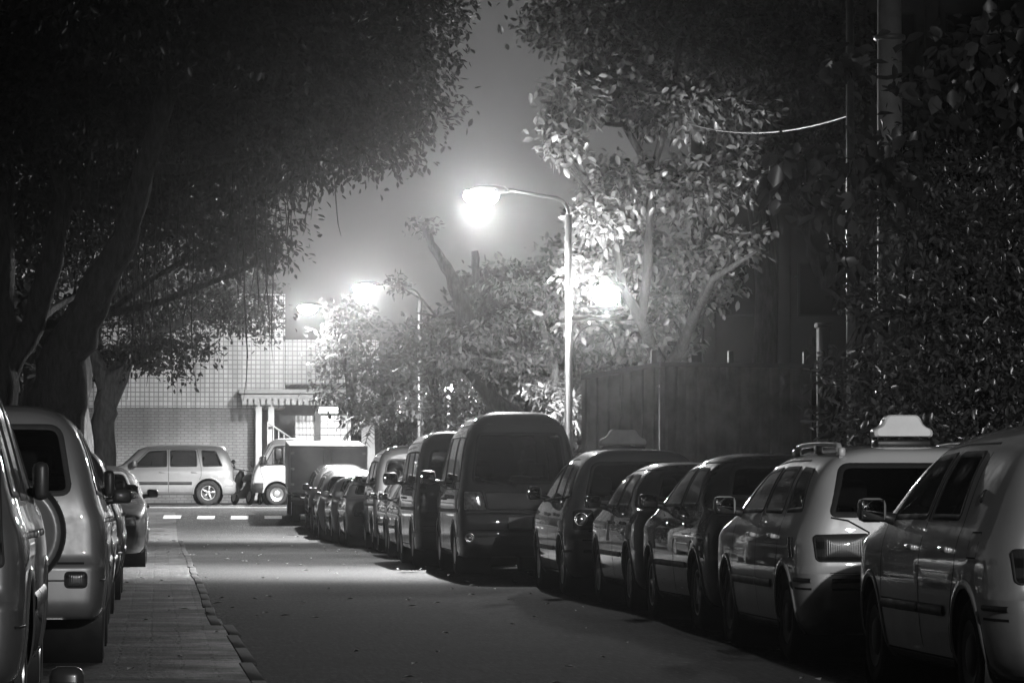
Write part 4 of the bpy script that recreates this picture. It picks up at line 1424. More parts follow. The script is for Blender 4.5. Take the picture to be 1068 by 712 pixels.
def street_lamp(x, y, w, label, arm=1.5, top=6.1, group='street lamps along the right footpath', side_arm=False, ies=IES):
    z = zg(y) + .11
    root = empty('street_lamp', (x, y, z))
    tag(root, label, 'street lamp', group)
    mb = MB(); mb.tube([(0, 0, 0), (0, 0, .5), (0, 0, .52), (0, 0, top - .55)], [.11, .1, .075, .055], 14)
    mb.lathe((0, 0, 0), (0, 0, 1), [(.17, 0), (.17, .03), (.12, .04), (.12, .3), (.1, .34)], 14); mb.build('pole', M_POLE, root)
    mb = MB()
    pts = [(0, 0, top - .62)]
    for t in np.linspace(0, 1, 12):
        a = t * math.pi / 2
        pts.append((-.28 * (1 - math.cos(a)), 0, top - .55 + .28 * math.sin(a)))
    pts += [(-.28 - (arm - .5 - .28) * q, 0, top - .27 + .12 * q) for q in (.35, .7, 1.0)]
    mb.tube(pts, .032, 10); mb.build('arm', M_POLE, root)
    hx = -(arm - .5)
    mb = MB()
    out = rpoly([(.0, -.05), (.0, .05), (-.25, .11), (-.62, .10), (-.62, -.10), (-.25, -.11)], .05, .05)
    n = len(out); vs, fs = [], []
    for (k, zz) in ((1.0, 0), (1.0, .05), (.85, .1), (.4, .13)):
        for p in out: vs.append((hx - .36 + (p[0] + .36) * k, p[1] * k, top - .2 + zz))
    for k in range(3):
        for i in range(n): fs.append([k * n + i, k * n + (i + 1) % n, (k + 1) * n + (i + 1) % n, (k + 1) * n + i])
    fs.append([3 * n + i for i in range(n)])
    mb.add(vs, fs); mb.build('lamp_head', M_POLE, root)
    mb = MB()
    rings = []
    vs, fs = [], []
    for (k, zz) in ((.55, .035), (.9, .02), (1.0, -.04), (.93, -.11), (.7, -.18), (.35, -.22)):
        for i in range(16):
            a = i * math.pi / 8; vs.append((hx - .44 + math.cos(a) * .29 * k, math.sin(a) * .2 * k, top - .202 + zz))
    for k in range(5):
        for i in range(16): fs.append([k * 16 + i, k * 16 + (i + 1) % 16, (k + 1) * 16 + (i + 1) % 16, (k + 1) * 16 + i])
    fs.append([80 + i for i in range(16)])
    mb.add(vs, fs); mb.build('lamp_lens', emit_mat('lamp_lens_glow_far', GLOW_W * 2.2) if y > 80 else M_GLOW, root)
    point(root, (hx - .44, 0, top - .50), w, r=.05, ies=ies)
    if side_arm:
        za = 3.85
        mb = MB(); mb.tube([(0, 0, za), (.86, 0, za)], .045, 10)
        mb.tube([(.06 + .36 * math.cos(t) + .36 - .0, 0, za - .62 + .5 * math.sin(t)) for t in np.linspace(math.pi * 1.15, .25, 16)], .014, 6)
        mb.build('side_arm', M_POLE, root)
        mb = MB(); mb.lathe((.62, 0, za + .05), (0, 0, 1), [(.05, 0), (.06, .08), (.24, .1), (.30, .13), (.1, .16)], 18); mb.build('lantern_base', M_POLE, root)
        mb = MB(); mb.lathe((.62, 0, za + .21), (0, 0, 1), [(.1, 0), (.19, .06), (.22, .17), (.18, .28), (.08, .34), (.001, .35)], 20); mb.build('lantern_globe', M_GLOBE, root)
    return root


street_lamp(6.7, 61, LAMP_W, 'street lamp rising out of the bright leafy tree, with a second lantern below', side_arm=True)
street_lamp(6.7, 96, LAMP_W * .85, 'street lamp behind the vans with its glare in the middle of the haze')
street_lamp(5.95, 114, LAMP_W * .3, 'smallest street lamp glare, in front of the tiled building wall')
street_lamp(6.9, 2, NEAR_W, 'street lamp standing on the footpath before the nearest pale car', arm=2.2, group=None, ies=IES_FLAT)

r = empty('wall_lantern', (7.75, 100, zg(100)))
tag(r, 'small round lantern on a post glowing among the dark bushes', 'lantern')
mb = MB(); mb.tube([(0, 0, .1), (0, 0, 3.2)], .04, 8); mb.build('post', M_POLE, r)
mb = MB(); mb.lathe((0, 0, 3.2), (0, 0, 1), [(.06, 0), (.1, .04), (.12, .12), (.08, .2), (.001, .22)], 16); mb.build('lantern_globe', M_GLOW, r)
point(r, (0, -.25, 3.3), 200, r=.08)


def pole(name, label, x, y, rad, h, mat, z0=.1):
    root = empty(name, (x, y, z0)); tag(root, label, 'pole')
    mb = MB(); mb.tube([(0, 0, 0), (0, 0, h * .5), (0, 0, h)], [rad * 1.15, rad * 1.05, rad * .9], 14); mb.build('shaft', mat, root)
    for z in (2.2, 4.4, 6.6):
        mb = MB(); mb.lathe((0, 0, z), (0, 0, 1), [(rad * 1.1, 0), (rad * 1.3, .01), (rad * 1.3, .06), (rad * 1.1, .07)], 14)
        mb.build('clamp_band', M_GALV, root)
    return root


pole('utility_pole', 'thick pale pole rising behind the broad-leaved tree', 9.0, 45.5, .15, 10, simple('whitewashed_pole', .6, .6, var=.25, scale=3))
pole('metal_post', 'slim light metal post half hidden by the dark shrub', 9.25, 49.5, .055, 9, M_GALV)
mb = MB()
p0, p1 = at(716, 128, 64), at(893, 118, 49.5)
pts = []
for t in np.linspace(0, 1, 24):
    p = p0.lerp(p1, t); p.z -= .22 * 4 * t * (1 - t); pts.append(p)
mb.tube(pts, .012, 6)
tag(mb.build('overhead_cable', simple('cable_sheath', .08, .5)), 'sagging cable strung between the bright tree and the slim metal post', 'cable')

r = empty('kerb_bollard', (-.335, 14.0, .014)); tag(r, 'low dark bollard with a rounded top beside the nearest grey car', 'bollard')
mb = MB(); mb.box((0, 0, .24), (.13, .13, .48), 0, None, .035); mb.build('post', simple('bollard_paint', .03, .3, coat=.5), r)
mb = MB(); mb.box((0, -.07, .40), (.09, .012, .05), 0, None, .004); mb.build('reflector', M_CHROME, r)
# ================================================================== trees
def leaves(name, pts, size, mat, parent, droop=0.3, aspect=0.5, jit=0.3, outward=None, seed=1, kind=None):
    """pts (N,3) local leaf bases; each leaf is a folded blade of four triangles"""
    rs = np.random.RandomState(seed)
    N = len(pts)
    d = rs.normal(size=(N, 3)); d[:, 2] -= droop
    if outward is not None: d += outward * 0.9
    d /= np.linalg.norm(d, axis=1)[:, None] + 1e-9
    up = rs.normal(size=(N, 3)) * 0.55 + np.array([0, 0, 1.0])
    s = np.cross(d, up); s /= np.linalg.norm(s, axis=1)[:, None] + 1e-9
    n = np.cross(s, d)
    L = size * (1 + jit * rs.uniform(-1, 1, N))[:, None]
    w = L * aspect * 0.5
    fold = L * 0.10
    b = pts
    v = np.stack([b, b + d * L * .45 - n * fold, b + d * L - n * fold * rs.uniform(0.2, 2.2, N)[:, None],
                  b + d * L * .25 + s * w * .8 + n * fold * .3, b + d * L * .62 + s * w + n * fold * .1,
                  b + d * L * .25 - s * w * .8 + n * fold * .3, b + d * L * .62 - s * w + n * fold * .1], axis=1)
    k = np.arange(N)[:, None] * 7
    f = np.concatenate([k + [0, 1, 4, 3], k + [1, 2, 2, 4], k + [0, 5, 6, 1], k + [1, 6, 2, 2]], axis=0)
    tri = []
    q = np.concatenate([k + [0, 1, 3], k + [1, 4, 3], k + [1, 2, 4], k + [0, 5, 1], k + [5, 6, 1], k + [1, 6, 2]], axis=0)
    o = np_mesh(name, v.reshape(-1, 3), q, mat, parent)
    if kind: o['kind'] = kind
    return o


def clump_pts(clumps, per_m3, twig, spread, seed, shell=0.45):
    """clumps: (center, (rx,ry,rz)) -> leaf bases gathered on twigs"""
    rs = np.random.RandomState(seed)
    P, O = [], []
    for (c, r) in clumps:
        c = np.array(c); r = np.array(r, float)
        vol = 4.19 * r[0] * r[1] * r[2]
        m = max(6, int(vol * per_m3 / twig))
        u = rs.normal(size=(m, 3)); u /= np.linalg.norm(u, axis=1)[:, None]
        rad = rs.uniform(0, 1, m) ** shell
        # uneven outline
        lump = 1 + 0.22 * np.sin(u[:, 0] * 5 + c[0] * 3) * np.cos(u[:, 2] * 6 + c[1]) + rs.normal(size=m) * 0.07
        tw = c + u * (rad * lump)[:, None] * r
        k = np.repeat(np.arange(m), rs.randint(max(2, twig - 6), twig + 7, m))
        p = tw[k] + rs.normal(size=(len(k), 3)) * spread * np.array([1, 1, 0.75])
        P.append(p); O.append(u[k])
    return np.concatenate(P), np.concatenate(O)


def limb_pts(a, b, n, wob, rs, sag=0.0):
    a, b = Vector(a), Vector(b)
    out = []
    L = (b - a).length
    off = Vector((0, 0, 0))
    for i in range(n):
        t = i / (n - 1)
        if 0 < i < n - 1:
            off = off * 0.6 + Vector((rs.uniform(-1, 1), rs.uniform(-1, 1), rs.uniform(-.6, .6))) * wob * L
        p = a.lerp(b, t) + off * (1 if i < n - 1 else 0)
        p.z += -sag * 4 * t * (1 - t) * L
        out.append(p)
    return out


def tree(name, label, cat, group, base, stems, clumps, leaf, bark, limbs=True, seed=1, limb_r=.05, sub=3):
    """stems: list of (points, radii) in world space; clumps in world space; leaf: dict"""
    rs = random.Random(seed)
    B = Vector(base)
    root = empty(name, B); tag(root, label, cat, group)
    mb = MB()
    for pts, rad in stems:
        # refine the centre line so that it is gnarled
        fine, fr = [], []
        for i in range(len(pts) - 1):
            for q in range(4):
                t = q / 4
                p = Vector(pts[i]).lerp(Vector(pts[i + 1]), t)
                r_ = rad[i] + (rad[i + 1] - rad[i]) * t
                p += Vector((rs.uniform(-1, 1), rs.uniform(-1, 1), 0)) * r_ * .16
                fine.append(p - B); fr.append(r_ * rs.uniform(.92, 1.1))
        fine.append(Vector(pts[-1]) - B); fr.append(rad[-1])
        mb.tube(fine, fr, 14, wob=.07, rg=rs)
    mb.build('trunk', bark, root)
    allp = [Vector(p) for pts, rad in stems for p in pts[1:]]
    if limbs:
        for (c, r) in clumps:
            lb = MB()
            c = Vector(c)
            near = min(allp, key=lambda p: (p - c).length + max(0, p.z - c.z) * 1.2)
            main = limb_pts(near, c, 7, .05, rs, .03)
            lb.tube([p - B for p in main], [limb_r * (1 - .7 * i / 6) for i in range(7)], 7)
            for q in range(sub):
                s0 = main[rs.randint(3, 6)]
                e = c + Vector((rs.uniform(-1, 1) * r[0], rs.uniform(-1, 1) * r[1], rs.uniform(-1, 1) * r[2])) * .85
                lp = limb_pts(s0, e, 5, .06, rs)
                lb.tube([p - B for p in lp], [limb_r * .35 * (1 - .75 * i / 4) for i in range(5)], 5)
            lb.build('limb', bark, root)
    for i, lf in enumerate(leaf if isinstance(leaf, list) else [leaf]):
        cl = lf.get('clumps', clumps)
        p, o = clump_pts(cl, lf['dens'], lf.get('twig', 14), lf.get('spread', .16), seed + i * 7)
        leaves('crown', p - np.array(B), lf['size'], lf['mat'], root, lf.get('droop', .3), lf.get('aspect', .5), .3, o, seed + 3 + i)
    return root


BARK_D = bark_mat('dark_bark', .055)
BARK_L = bark_mat('grey_bark', .2)
BARK_M = bark_mat('brown_bark', .05)
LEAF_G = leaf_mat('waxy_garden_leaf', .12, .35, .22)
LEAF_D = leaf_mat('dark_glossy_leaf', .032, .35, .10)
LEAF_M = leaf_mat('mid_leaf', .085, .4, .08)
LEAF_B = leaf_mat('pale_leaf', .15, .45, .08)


def C(px, py, d, rx, ry=None, rz=None):
    ry = ry or rx; rz = rz or rx
    return (at(px, py, d), (rx, ry, rz))


# --- the big banyan over the road, and the second one behind it
A = [C(432, 15, 47, .75, 1.0, .8), C(425, 95, 46, .62, .9, .6), C(388, 135, 46.5, .72, 1.0, .55), C(345, 60, 46, 1.1, 1.6, 1.0), C(320, 150, 47, .8, 1.2, .6),
     C(270, 60, 45, 1.2, 1.6, 1.0), C(255, 170, 48, .9, 1.3, .7), C(262, 235, 49, .55, .9, .5), C(288, 262, 49.5, .3, .5, .3), C(220, 255, 50, .6, 1, .45), C(190, 90, 46, 1.2, 1.6, 1.1),
     C(165, 210, 50, .9, 1.2, .7), C(115, 60, 46, 1.2, 1.6, 1.2), C(95, 170, 50, 1.0, 1.2, .9), C(30, 70, 47, 1.2, 1.4, 1.2), C(20, 200, 49, .9, 1.2, .9), C(120, 262, 52, .8, 1.2, .5),
     C(400, -75, 46, 1.1, 1.6, .9), C(300, -80, 46, 1.4, 2, 1.1), C(180, -80, 46, 1.5, 2, 1.2), C(60, -90, 46, 1.5, 2, 1.2), C(-60, 60, 47, 1.3, 1.6, 1.5),
     C(250, 0, 40, 1.2, 1.5, .9), C(350, -90, 40, 1.2, 1.6, .9), C(120, -50, 39, 1.4, 1.6, 1.1), C(440, -60, 52, .9, 1.3, .9)]
st = [([(-2.25, 48, 0), at(-14, 400, 48), at(-4, 280, 48), at(-6, 150, 48), at(60, -40, 47), at(200, -150, 46)], [.55, .36, .24, .22, .2, .12]),
      ([(-1.35, 44.6, 0), at(54, 430, 44.6), at(72, 365, 44.5), at(100, 305, 44.2), at(130, 250, 44), at(150, 175, 43.8), at(178, 90, 43.5), at(203, -10, 43), at(215, -120, 43)], [.46, .36, .27, .2, .155, .125, .11, .09, .07]),
      ([at(-5, 395, 48), at(36, 340, 48.3), at(70, 205, 48), at(30, 90, 47.5), at(10, -60, 47)], [.24, .16, .11, .08, .06])]
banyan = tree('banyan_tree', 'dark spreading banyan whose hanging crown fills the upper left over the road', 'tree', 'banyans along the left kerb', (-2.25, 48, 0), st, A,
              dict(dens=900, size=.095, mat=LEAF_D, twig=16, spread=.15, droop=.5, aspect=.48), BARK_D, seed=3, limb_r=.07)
rs = random.Random(4)
for i in range(90):
    px = rs.uniform(60, 350); py = rs.uniform(60, 235) if px < 300 else rs.uniform(60, 180)
    d = rs.uniform(44, 52); a = at(px, py, d); L = rs.uniform(.8, 2.6) if px < 290 else rs.uniform(.5, 1.4)
    pts = [a - banyan.location]; x = y = 0
    n = 9
    for k in range(1, n):
        x += rs.uniform(-.012, .012); y += rs.uniform(-.012, .012)
        pts.append(a - banyan.location + Vector((x * k * .5, y * k * .5, -L * k / (n - 1))))
    mb = MB(); mb.tube(pts, [.009] * (n - 2) + [.006, .003], 5); mb.build('aerial_root', BARK_D, banyan)

Bc = [C(160, 60, 62, 1.4, 1.6, 1.2), C(90, 130, 62, 1.2, 1.5, 1.1), C(60, 250, 64, 1.0, 1.4, .9), C(230, 130, 64, 1.2, 1.6, .8), C(150, 290, 66, .8, 1.2, .45), C(30, 330, 66, .9, 1.2, .6),
      C(240, 265, 66, .6, 1.0, .4), C(220, 20, 62, 1.3, 1.6, 1.2), C(300, 90, 63, 1.0, 1.5, .8), C(90, 0, 62, 1.3, 1.6, 1.2), C(185, 215, 65, .9, 1.3, .6)]
st = [([(-1.8, 65, 0), at(58, 455, 65), at(52, 400, 65), at(85, 320, 64.5), at(128, 250, 64), at(160, 150, 63.5), at(190, 60, 63), at(205, -20, 62)], [.5, .4, .34, .26, .2, .16, .13, .1]),
      ([at(50, 420, 65), at(30, 330, 65), at(38, 240, 65), at(72, 215, 65), at(60, 150, 64), at(30, 60, 63)], [.4, .28, .2, .14, .11, .08]),
      ([(-1.35, 65.6, 0), at(82, 420, 65.6), at(84, 350, 65.3), at(110, 300, 65)], [.28, .22, .2, .16])]
tree('banyan_tree', 'second banyan with a thick leaning limb, behind the black car', 'tree', 'banyans along the left kerb', (-1.8, 65, 0), st, Bc,
     dict(dens=420, size=.12, mat=LEAF_D, twig=14, spread=.17, droop=.5), BARK_D, seed=8, limb_r=.08)

st = [([(-1.15, 75, 0), at(108, 440, 75), at(112, 400, 75), at(130, 375, 75), at(180, 355, 75)], [.32, .24, .18, .13, .06]),
      ([at(110, 405, 75), at(95, 360, 75), at(100, 320, 75)], [.16, .11, .07])]
Cc = [C(150, 365, 75, .75, 1.1, .42), C(205, 362, 75, .6, .9, .34), C(110, 370, 76, .6, .9, .45), C(180, 385, 74.5, .42, .7, .25), C(75, 345, 76, .8, 1.1, .6)]
tree('street_tree', 'low crowned tree in front of the tiled wall with dark foliage spreading to the right', 'tree', None, (-1.15, 75, 0), st, Cc,
     dict(dens=520, size=.12, mat=LEAF_D, twig=14, spread=.15, droop=.5), BARK_D, seed=12, limb_r=.05)

st = [([(-1.3, 87, zg(87)), at(112, 430, 87), at(140, 360, 87), at(200, 330, 87)], [.25, .18, .12, .06])]
Dc = [C(245, 325, 87, .75, 1.0, .6), C(205, 315, 88, .9, 1.1, .55), C(265, 290, 87, .45, .8, .4), C(160, 330, 88, .9, 1.1, .7), C(130, 300, 88, .9, 1.1, .9), C(284, 318, 87, .34, .6, .45), C(278, 350, 88, .25, .5, .3)]
tree('street_tree', 'paler leafy tree between the dark low crown and the tiled wall', 'tree', None, (-1.3, 87, zg(87)), st, Dc,
     dict(dens=600, size=.12, mat=LEAF_M, twig=12, spread=.18, droop=.4), BARK_L, seed=15, limb_r=.05)

# --- the bright tree at the lamp
st = [([(9.05, 67, .1), at(690, 395, 67), at(712, 360, 66.5), at(722, 335, 66), at(745, 290, 64.5), at(790, 262, 64)], [.17, .13, .105, .085, .06, .025]),
      ([at(690, 380, 67), at(668, 335, 65), at(650, 300, 64.8), at(640, 240, 64.5)], [.12, .1, .075, .05]),
      ([at(668, 335, 65), at(675, 290, 65), at(680, 180, 65), at(650, 130, 65)], [.09, .08, .075, .05]),
      ([at(680, 185, 65), at(696, 120, 65), at(710, 40, 65)], [.07, .06, .04])]
E = [C(600, 110, 63.5, .55, 1, .6), C(585, 150, 63, .35, .8, .4), C(640, 90, 65, .9, 1.2, .6), C(700, 110, 65, .9, 1.2, .7), C(620, 230, 62.8, .5, .9, .5), C(650, 190, 65, .8, 1.1, .5), C(610, 285, 63, .45, .8, .4),
     C(720, 200, 65.5, .9, 1.2, .7), C(660, 260, 66, .8, 1, .6), C(720, 275, 66, .7, 1.0, .45), C(775, 180, 65.5, .7, 1, .6), C(770, 255, 65, .5, .9, .3), C(650, 345, 66.5, .8, 1, .5), C(700, 320, 67, .7, 1, .5), C(690, 360, 67.5, .7, 1, .4),
     C(605, 330, 65.5, .5, .8, .4), C(745, 300, 66.5, .45, .7, .35), C(760, 120, 66, .8, 1.1, .7)]
E = [(c_, (r_[0] * .82, r_[1] * .82, r_[2] * .75)) for c_, r_ in E]
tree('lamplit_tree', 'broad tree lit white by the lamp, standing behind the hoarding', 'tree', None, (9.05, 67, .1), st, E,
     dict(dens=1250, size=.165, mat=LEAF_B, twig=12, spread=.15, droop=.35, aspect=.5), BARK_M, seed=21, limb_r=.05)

# tiered branches in front of the lamp pole
st = [([(7.35, 68, .1), at(585, 440, 68), at(578, 380, 68), at(560, 320, 68)], [.13, .1, .08, .04])]
Ft = [C(500, 352, 68, .62, .8, .13), C(545, 300, 68, .55, .8, .12), C(570, 322, 67.5, .5, .7, .14), C(530, 335, 68, .5, .7, .12), C(480, 372, 68.5, .5, .8, .12), C(545, 375, 68, .55, .8, .14), C(585, 360, 67.5, .4, .7, .2), C(560, 400, 68, .5, .8, .15), C(575, 415, 67, .45, .7, .22), C(598, 430, 66.5, .35, .6, .25), C(520, 385, 68.5, .35, .7, .12), C(590, 290, 67, .4, .7, .2), C(610, 395, 69, .5, .7, .25)]
tree('tiered_tree', 'slender tree with flat layered sprays of pale leaves left of the lamp pole', 'tree', None, (7.35, 68, .1), st, Ft,
     dict(dens=1000, size=.13, mat=LEAF_B, twig=10, spread=.12, droop=.5, aspect=.42), BARK_L, seed=27, limb_r=.03, sub=2)

# tall dark tree above
st = [([(11.6, 72, .1), at(800, 300, 72), at(770, 100, 72), at(740, -60, 72)], [.3, .24, .2, .14])]
G = [C(600, 30, 69, .9, 1.3, .6), C(660, 20, 70, 1.1, 1.4, .9), C(730, 40, 70, 1.2, 1.4, 1.0), C(800, 40, 71, 1.2, 1.4, 1.1), C(860, 60, 72, 1.1, 1.4, 1.1), C(700, -60, 70, 1.5, 1.8, 1.2), C(820, -60, 70, 1.5, 1.8, 1.2), C(610, -50, 70, 1.0, 1.6, .9), C(850, 150, 74, .9, 1.2, 1.0), C(790, 140, 74, .9, 1.2, .9), C(570, 10, 69, .4, .8, .3)]
tree('tall_tree', 'tall dim tree whose shadowed crown hangs above the lamplit one', 'tree', None, (11.6, 72, .1), st, G,
     dict(dens=480, size=.14, mat=LEAF_M, twig=12, spread=.2, droop=.4), BARK_D, seed=31, limb_r=.08)

# leaning pruned tree in the haze
st = [([(7.9, 86, .1), at(535, 435, 86), at(512, 415, 86), at(492, 385, 86), at(488, 350, 86), at(480, 310, 86), at(470, 285, 86), at(452, 258, 86), at(444, 240, 86)], [.3, .22, .2, .2, .2, .2, .14, .1, .085]),
      ([at(474, 300, 86), at(497, 290, 86), at(495, 262, 86)], [.12, .1, .08]),
      ([at(455, 330, 86), at(440, 312, 86), at(415, 298, 86)], [.03, .025, .012]),
      ([at(480, 325, 86), at(455, 330, 86), at(435, 326, 86)], [.03, .03, .02])]
H_ = [C(505, 305, 87, .8, .8, .55), C(545, 300, 88, .9, .8, .6), C(520, 340, 87, .7, .8, .5), C(490, 355, 86.5, .3, .4, .5), C(443, 236, 86, .18, .2, .12), C(415, 296, 86, .12, .15, .08), C(560, 350, 88, .6, .7, .5)]
tree('pruned_tree', 'leaning lopped tree with a bare stub pointing up left, wrapped in creeper', 'tree', None, (7.9, 86, .1), st, H_,
     dict(dens=420, size=.15, mat=LEAF_D, twig=12, spread=.15), BARK_D, limbs=False, seed=36)

st = [([(6.9, 90, .25), at(455, 420, 90), at(450, 360, 90)], [.14, .1, .05])]
I_ = [C(450, 345, 90, .6, .8, .5), C(445, 385, 90, .7, .8, .5), C(475, 400, 90.5, .7, .8, .5), C(440, 420, 90, .6, .8, .4), C(470, 430, 89, .6, .7, .35), C(430, 360, 90.5, .4, .6, .4), C(495, 420, 91, .6, .7, .5)]
tree('bushy_tree', 'small bushy tree around the glowing lantern post', 'tree', None, (6.9, 90, .25), st, I_,
     dict(dens=420, size=.13, mat=LEAF_M, twig=11, spread=.16), BARK_D, seed=41, limb_r=.03)

st = [([(5.9, 113.5, .8), at(372, 440, 113.5), at(360, 380, 113.5), at(350, 330, 113.5)], [.2, .15, .1, .05])]
J = [C(365, 345, 113.5, 1.0, .9, .8), C(345, 375, 113.5, .6, .8, .5), C(385, 385, 113.5, .9, .9, .8), C(372, 425, 113, .7, .8, .5), C(405, 420, 114, .9, .9, .7), C(340, 405, 113.5, .45, .6, .35), C(370, 325, 113.5, .6, .8, .4)]
tree('street_tree', 'hazy tree beside the canopy of the tiled building', 'tree', None, (5.9, 113.5, .8), st, J,
     dict(dens=240, size=.19, mat=LEAF_M, twig=10, spread=.2), BARK_D, seed=45, limb_r=.05)

for i, (px, d, h, w_, lab) in enumerate(((450, 128, 8.0, 2.6, 'grey hazy tree straight behind the bushy one at the end of the street'),
                                         (545, 120, 8.5, 3.0, 'wide hazy tree rising behind the lopped tree'),
                                         (690, 104, 9.0, 3.2, 'dim tree in haze behind the lamplit crown'))):
    b = at(px, 520, d); z0 = zg(d)
    st = [([(b.x, d, z0), (b.x + .2, d, z0 + h * .4), (b.x - .1, d, z0 + h * .8)], [.28, .2, .08])]
    rr = random.Random(60 + i)
    cl = [(Vector((b.x + rr.uniform(-w_, w_) * .7, d + rr.uniform(-1.5, 1.5), z0 + h * rr.uniform(.2, .92))), (w_ * .42, w_ * .42, h * .13)) for _ in range(16)]
    tree('far_tree', lab, 'tree', 'trees fading into the haze', (b.x, d, z0), st, cl, dict(dens=110, size=.26, mat=LEAF_M, twig=9, spread=.28), BARK_D, seed=70 + i, limb_r=.06)

# dark trees left of the row of cars
for i, (x, y, lab) in enumerate(((-5.2, 58, 'dark tree in the gloom left of the nearer banyan trunk'), (-5.0, 74, 'dark tree in the gloom left of the leaning banyan limb'), (-5.4, 92, 'dark tree in the gloom behind both banyan trunks'))):
    st = [([(x, y, zg(y)), (x, y, 2.5), (x + .2, y, 6)], [.3, .22, .12])]
    rr = random.Random(90 + i)
    cl = [(Vector((x + rr.uniform(-1.3, 2.1), y + rr.uniform(-3, 3), rr.uniform(.9, 7.5))), (1.0, 1.4, .9)) for _ in range(18)]
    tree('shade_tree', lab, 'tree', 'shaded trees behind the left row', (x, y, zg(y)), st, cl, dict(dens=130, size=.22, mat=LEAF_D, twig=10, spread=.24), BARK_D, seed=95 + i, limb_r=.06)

# --- dark shrub tree on the right with big leaves at its top
st = [([(7.9, 33, .1), at(1010, 420, 33), at(985, 300, 33), at(960, 180, 33), at(975, 80, 33)], [.16, .13, .1, .07, .04]),
      ([at(1008, 400, 33), at(1060, 260, 33), at(1100, 120, 33)], [.12, .09, .05]), ([at(1008, 400, 33), at(900, 330, 32), at(860, 300, 32)], [.07, .04, .02])]
K = [C(1000, 150, 33, .6, .9, .42), C(1060, 160, 33, .6, .9, .45), C(950, 230, 32.5, .6, .9, .42), C(1020, 240, 32.5, .7, .9, .5), C(1080, 260, 33, .6, .9, .5), C(905, 300, 32, .35, .7, .28), C(960, 320, 32, .6, .9, .42), C(1040, 330, 32, .7, .9, .5),
     C(890, 380, 32, .45, .7, .24), C(950, 400, 32, .6, .9, .4), C(1030, 420, 32, .7, .9, .45), C(850, 400, 31.8, .22, .5, .13), C(1090, 400, 32, .7, .9, .6), C(930, 440, 32.5, .7, .9, .3), C(1120, 180, 33, .8, 1, .8), C(1000, 470, 33, .9, .9, .4), C(880, 440, 33, .4, .7, .25), C(1080, 60, 34, .6, .9, .4)]
KL = [C(1010, 60, 32.5, .45, .7, .32), C(960, 110, 32, .35, .6, .25), C(880, 65, 32, .12, .25, .14), C(900, 170, 32, .32, .5, .18), C(840, 165, 32, .26, .4, .12), C(1055, 40, 32.5, .4, .6, .3), C(870, 215, 32, .26, .4, .15), C(930, 180, 32, .3, .5, .2), C(825, 185, 32.2, .14, .3, .1), C(880, 260, 32, .2, .4, .15), C(1040, 110, 32.4, .4, .6, .25)]
tree('garden_tree', 'dense dark tree behind the two nearest right-hand cars, large lobed leaves at its top', 'tree', None, (7.9, 33, .1), st, K + KL,
     [dict(clumps=K, dens=900, size=.078, mat=LEAF_G, twig=9, spread=.09, droop=-.2, aspect=.4), dict(clumps=KL, dens=420, size=.16, mat=LEAF_M, twig=6, spread=.12, droop=1.1, aspect=.68)], BARK_D, seed=51, limb_r=.028)

# palm at the far corner
r = empty('palm', (6.3, 108, .7)); tag(r, 'small palm with drooping fronds at the far street corner', 'palm tree')
mb = MB(); mb.tube([(0, 0, 0), (.05, 0, 1.2), (0, 0, 2.3)], [.14, .11, .09], 10); mb.build('trunk', BARK_D, r)
for i in range(13):
    a = i * 2.4; e = .2 + .9 * ((i * 7) % 13) / 13; mb = MB(); pv = []
    for k in range(13):
        t = k / 12; rad_ = 1.25 * t
        pv.append(Vector((math.cos(a) * rad_, math.sin(a) * rad_, 2.3 + e * t * 1.2 - 1.25 * t * t)))
    mb.tube(pv, [.014] * 12 + [.004], 5)
    for k in range(2, 13):
        t = k / 12; Lf = .42 * math.sin(math.pi * (.15 + .8 * t))
        for sg in (1, -1):
            s_ = Vector((-math.sin(a), math.cos(a), 0)) * sg; d_ = (pv[k] - pv[k - 1]).normalized()
            tip = pv[k] + (s_ * .85 + d_ * .5) * Lf + Vector((0, 0, -.12)); w_ = d_ * .025
            mb.add([pv[k] - w_, pv[k] + w_, tip], [(0, 1, 2)])
    mb.build('frond', LEAF_M, r)
# ================================================================== vehicles in their places
ROW_R = 'cars parked along the right kerb'
ROW_L = 'cars parked along the left kerb'


def right(sp, label, cat, lat, d, away=True, yawd=0.0, name='parked_car', group=ROW_R):
    sh = sp['shell']
    return make_car(name, label, cat, group, sp, lat + sh['W'] / 2, d + sh['L'] / 2, yawd, away)


def left(sp, label, cat, lat, d, away=True, yawd=0.0, name='parked_car'):
    sh = sp['shell']
    o = make_car(name, label, cat, ROW_L, sp, lat - sh['W'] / 2, d + sh['L'] / 2, yawd, away)
    o.location.z += 0.014
    return o


s = sp_wagon(.48, L=4.3, H=1.5, metal=.5, h=1.035)
s['antenna'] = ((-.2, 2.35), (0, -.55, .32)); s['lamps'][1:2] = []; s['side_win'] = []
s['lines'] = [l for l in s['lines'] if l[0] != 'S'] + [('L', [(.62, .80), (.82, .80), (.82, .93), (.62, .93), (.62, .80)], .008, .0012, 2)]
s['lamps'].append(('pillar_badge', 'L', [(.86, 1.08), (.94, 1.08), (.93, 1.15), (.87, 1.15)], M_BLACK, .004, False))
right(s, 'nearest pale grey hatchback cut off by the right edge, thin antenna on its roof', 'car', 4.12, 18.1)

s = sp_wagon(.55, metal=.1)
s['rails'] = (.50, 2.3, .50); s['sign'] = (1.0, .40, .17, M_WHITEPL)
right(s, 'pale taxi wagon with roof rails and a white roof sign, tailgate toward the camera', 'taxi', 4.17, 24.0, name='taxi')

